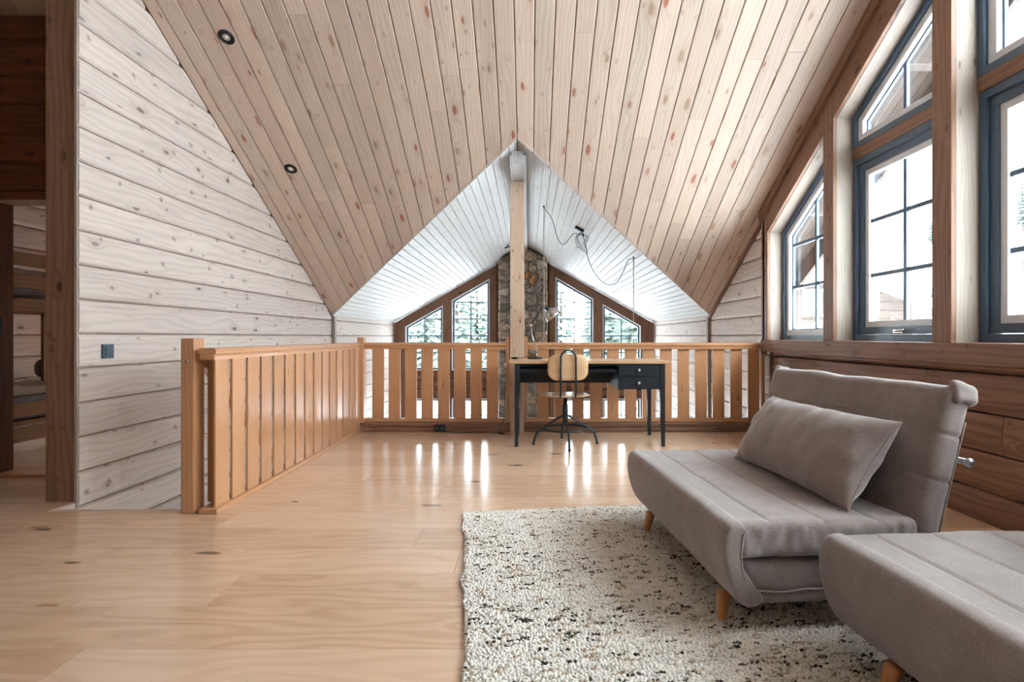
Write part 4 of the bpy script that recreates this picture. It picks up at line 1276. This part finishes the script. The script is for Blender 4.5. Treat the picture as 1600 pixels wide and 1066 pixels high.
# ================================================================== OUTDOORS
def gz(x, y):
    s = max(0, min(1, (x - 22) / 45)); s = s * s * (3 - 2 * s)
    t = max(0, min(1, (y - 70) / 60)); t = t * t * (3 - 2 * t)
    u = max(0, min(1, (x - 4) / 4)); u = u * u * (3 - 2 * u)
    return -2.65 + 1.2 * u + 19 * s + 6 * t + .35 * mn.noise(Vector((x * .08, y * .08, 0)))
G = 64; X0, X1, Y0, Y1 = -90, 130, -70, 160
V = [(X0 + (X1-X0)*i/G, Y0 + (Y1-Y0)*j/G, 0) for j in range(G+1) for i in range(G+1)]
V = [(x, yv, gz(x, yv) if abs(x) > 4.5 or abs(yv - 4) > 9 else -2.75) for x, yv, z in V]
Fs = [(j*(G+1)+i, j*(G+1)+i+1, (j+1)*(G+1)+i+1, (j+1)*(G+1)+i) for j in range(G) for i in range(G)]
struct(mk('snow_ground', V, Fs, 'snow', None, None, smooth=True), 'snow covered ground and hillside outside')

def conifer(seed, h=9.0):
    rr = random.Random(seed)
    t = thing('conifer', 'dark conifer standing in the snow beyond the far windows', 'tree', (0, 0, 0), 0, 'trees beyond the far windows')
    tube('trunk', [(0, 0, -.4), (0, 0, h * .5), (0, 0, h * .96)], [h * .018, h * .012, .01], 'bark', t, 8)
    V = []; Fs = []
    tiers = 17
    for i in range(tiers):
        z = h * (.14 + .84 * i / tiers); L = h * .21 * (1 - i / tiers) ** .8 + .12
        nb = 13
        for b in range(nb):
            a = 2 * math.pi * (b + rr.random()) / nb
            l = L * rr.uniform(.7, 1.1); d = Vector((math.cos(a), math.sin(a), 0)); s = Vector((-d.y, d.x, 0))
            dr = -.28 * l
            w = l * .22
            k = len(V)
            V += [Vector((0, 0, z)), d * l * .55 + s * w + Vector((0, 0, z + dr * .35)), d * l + Vector((0, 0, z + dr)), d * l * .55 - s * w + Vector((0, 0, z + dr * .35)), d * l * .5 + Vector((0, 0, z + dr * .2 + l * .08)), d * l * .5 + Vector((0, 0, z + dr * .5 - l * .08))]
            Fs += [(k, k+1, k+4), (k+1, k+2, k+4), (k+2, k+3, k+4), (k+3, k, k+4), (k+1, k, k+5), (k+2, k+1, k+5), (k+3, k+2, k+5), (k, k+3, k+5)]
    mk('foliage', V, Fs, 'needles', t, None)
    return t
proto = [conifer(s) for s in (1, 2, 3)]
used = [False] * 3
rr = random.Random(21)
def plant(x, yv, sc, label=None, group=None):
    i = rr.randrange(3)
    o = proto[i] if not used[i] else copy_tree(proto[i])
    used[i] = True
    o.location = (x, yv, gz(x, yv) - .1); o.scale = (sc, sc, sc); o.rotation_euler = (0, 0, rr.uniform(0, 6))
    if label: o['label'] = label; o['group'] = group
spots = []
for i in range(400):
    yv = 34 + 38 * rr.random(); x = rr.uniform(-.36, .36) * yv; sc = rr.uniform(.9, 1.4)
    if all(math.hypot(x - a, yv - b) > 2.1 * (sc + c) for a, b, c in spots): spots.append((x, yv, sc))
for x, yv, sc in spots: plant(x, yv, sc)
plant(53, 76, .22, 'tiny lone conifer on the snowy hilltop beyond the right windows', 'hilltop conifers')
plant(52, 69.0, .6, 'tall conifer on the snowy hillside seen past the window post', 'hillside conifers')
plant(50, 54.5, .7, 'conifer by the tall centre gable window on the hillside', 'hillside conifer by the centre window')

def house(name, label, x, yv, w, dpt, hwall, pitch, rz, mat, roofmat, wins):
    z = gz(x, yv) - .15
    t = thing(name, label, 'house', (x, yv, z), rz)
    nlog = int(hwall / .32)
    pl = [(-w/2, 0), (w/2, 0), (w/2, hwall), (0, hwall + pitch * w / 2), (-w/2, hwall)]
    wl = prism('wall', pl, 'y', 0, dpt, mat, t, (1, 0, 0))
    for i in range(int((hwall + pitch * w / 2) / .34)):
        z0 = i * .34
        hw_ = w / 2 if z0 + .33 < hwall else max(.05, (hwall + pitch * w / 2 - z0 - .33) / pitch)
        box('board', -hw_, hw_, -.04, 0, z0 + .01, z0 + .33, mat, wl)
    for i in range(int(hwall / .34)):
        box('board', -w/2 - .04, -w/2, 0, dpt, i * .34 + .01, i * .34 + .33, mat, wl)
    ov = .7
    for s in (-1, 1):
        pts = [(0, hwall + pitch * w/2 + .02), (s * (w/2 + ov), hwall - pitch * ov + .02), (s * (w/2 + ov), hwall - pitch * ov + .24), (0, hwall + pitch * w/2 + .24)]
        rf = prism('roof', pts, 'y', -ov, dpt + ov, roofmat, t, (0, 1, 0))
        if roofmat != 'snow':
            pts2 = [(p[0], p[1] + .24) for p in pts[:2]] + [(p[0], p[1] + .15) for p in pts[2:]]
            if s > 0: prism('roof_snow', pts2, 'y', -ov, dpt + ov, 'snow', rf, (0, 1, 0))
    for wx, wz, ww, wh in wins:
        wn = boxes('window', [(wx - ww/2 - .09, wx - ww/2, -.09, -.03, wz - .09, wz + wh + .09), (wx + ww/2, wx + ww/2 + .09, -.09, -.03, wz - .09, wz + wh + .09), (wx - ww/2, wx + ww/2, -.09, -.03, wz - .09, wz), (wx - ww/2, wx + ww/2, -.09, -.03, wz + wh, wz + wh + .09), (wx - .03, wx + .03, -.08, -.04, wz, wz + wh)], 'bead', t)
        box('pane', wx - ww/2, wx + ww/2, -.06, -.05, wz, wz + wh, 'slate', wn)
    return t
house('log_house', 'brown log house with a snowy roof beyond the small slanted window', 12.2, 21.5, 6.0, 8, 4.05, .35, R(-3), 'housewall', 'snow', [(-.8, 3.6, .8, .9), (-1.6, 1.2, .9, 1.1), (1.2, 3.6, .8, .9), (1.7, 1.2, .9, 1.2)])
house('log_house', 'brown house with a grey sheet roof beyond the transom window', 22.6, 31.0, 6.5, 8, 4.0, .32, R(38), 'housewall', 'slate', [(-1.6, 2.4, .8, 1.1), (1.4, 2.4, .8, 1.1)])
house('log_house', 'small brown house with a snowy roof beyond the tall centre window', 34.5, 37.0, 7.5, 7, 3.0, .4, R(-20), 'housewall', 'snow', [(-1.8, 1.6, .9, 1.1), (1.2, 1.6, .9, 1.1)])
def mound(x, yv, rx_, ry_, h, label):
    V = []; Fs = []; n = 24; m = 8
    for j in range(m + 1):
        t = j / m
        for i in range(n):
            a = 2 * math.pi * i / n
            k = math.cos(t * math.pi / 2 * .985) * (1 + .18 * mn.noise(Vector((math.cos(a) * 2, math.sin(a) * 2, t * 2))))
            V.append((rx_ * k * math.cos(a), ry_ * k * math.sin(a), h * math.sin(t * math.pi / 2) * (1 + .15 * mn.noise(Vector((a, t * 3, 1))))))
    for j in range(m):
        for i in range(n):
            Fs.append((j*n+i, j*n+(i+1) % n, (j+1)*n+(i+1) % n, (j+1)*n+i))
    tag(mk('snow_pile', V, Fs, 'snow', None, None, smooth=True, loc=(x, yv, gz(x, yv) - .3)), label, 'snow pile')
mound(8.0, 15.6, 1.5, 1.3, 2.9, 'heaped snow pile in front of the brown log house')
mound(13.0, 19.0, 1.6, 1.2, 2.4, 'low snow pile beside the brown log house, below the transom window')
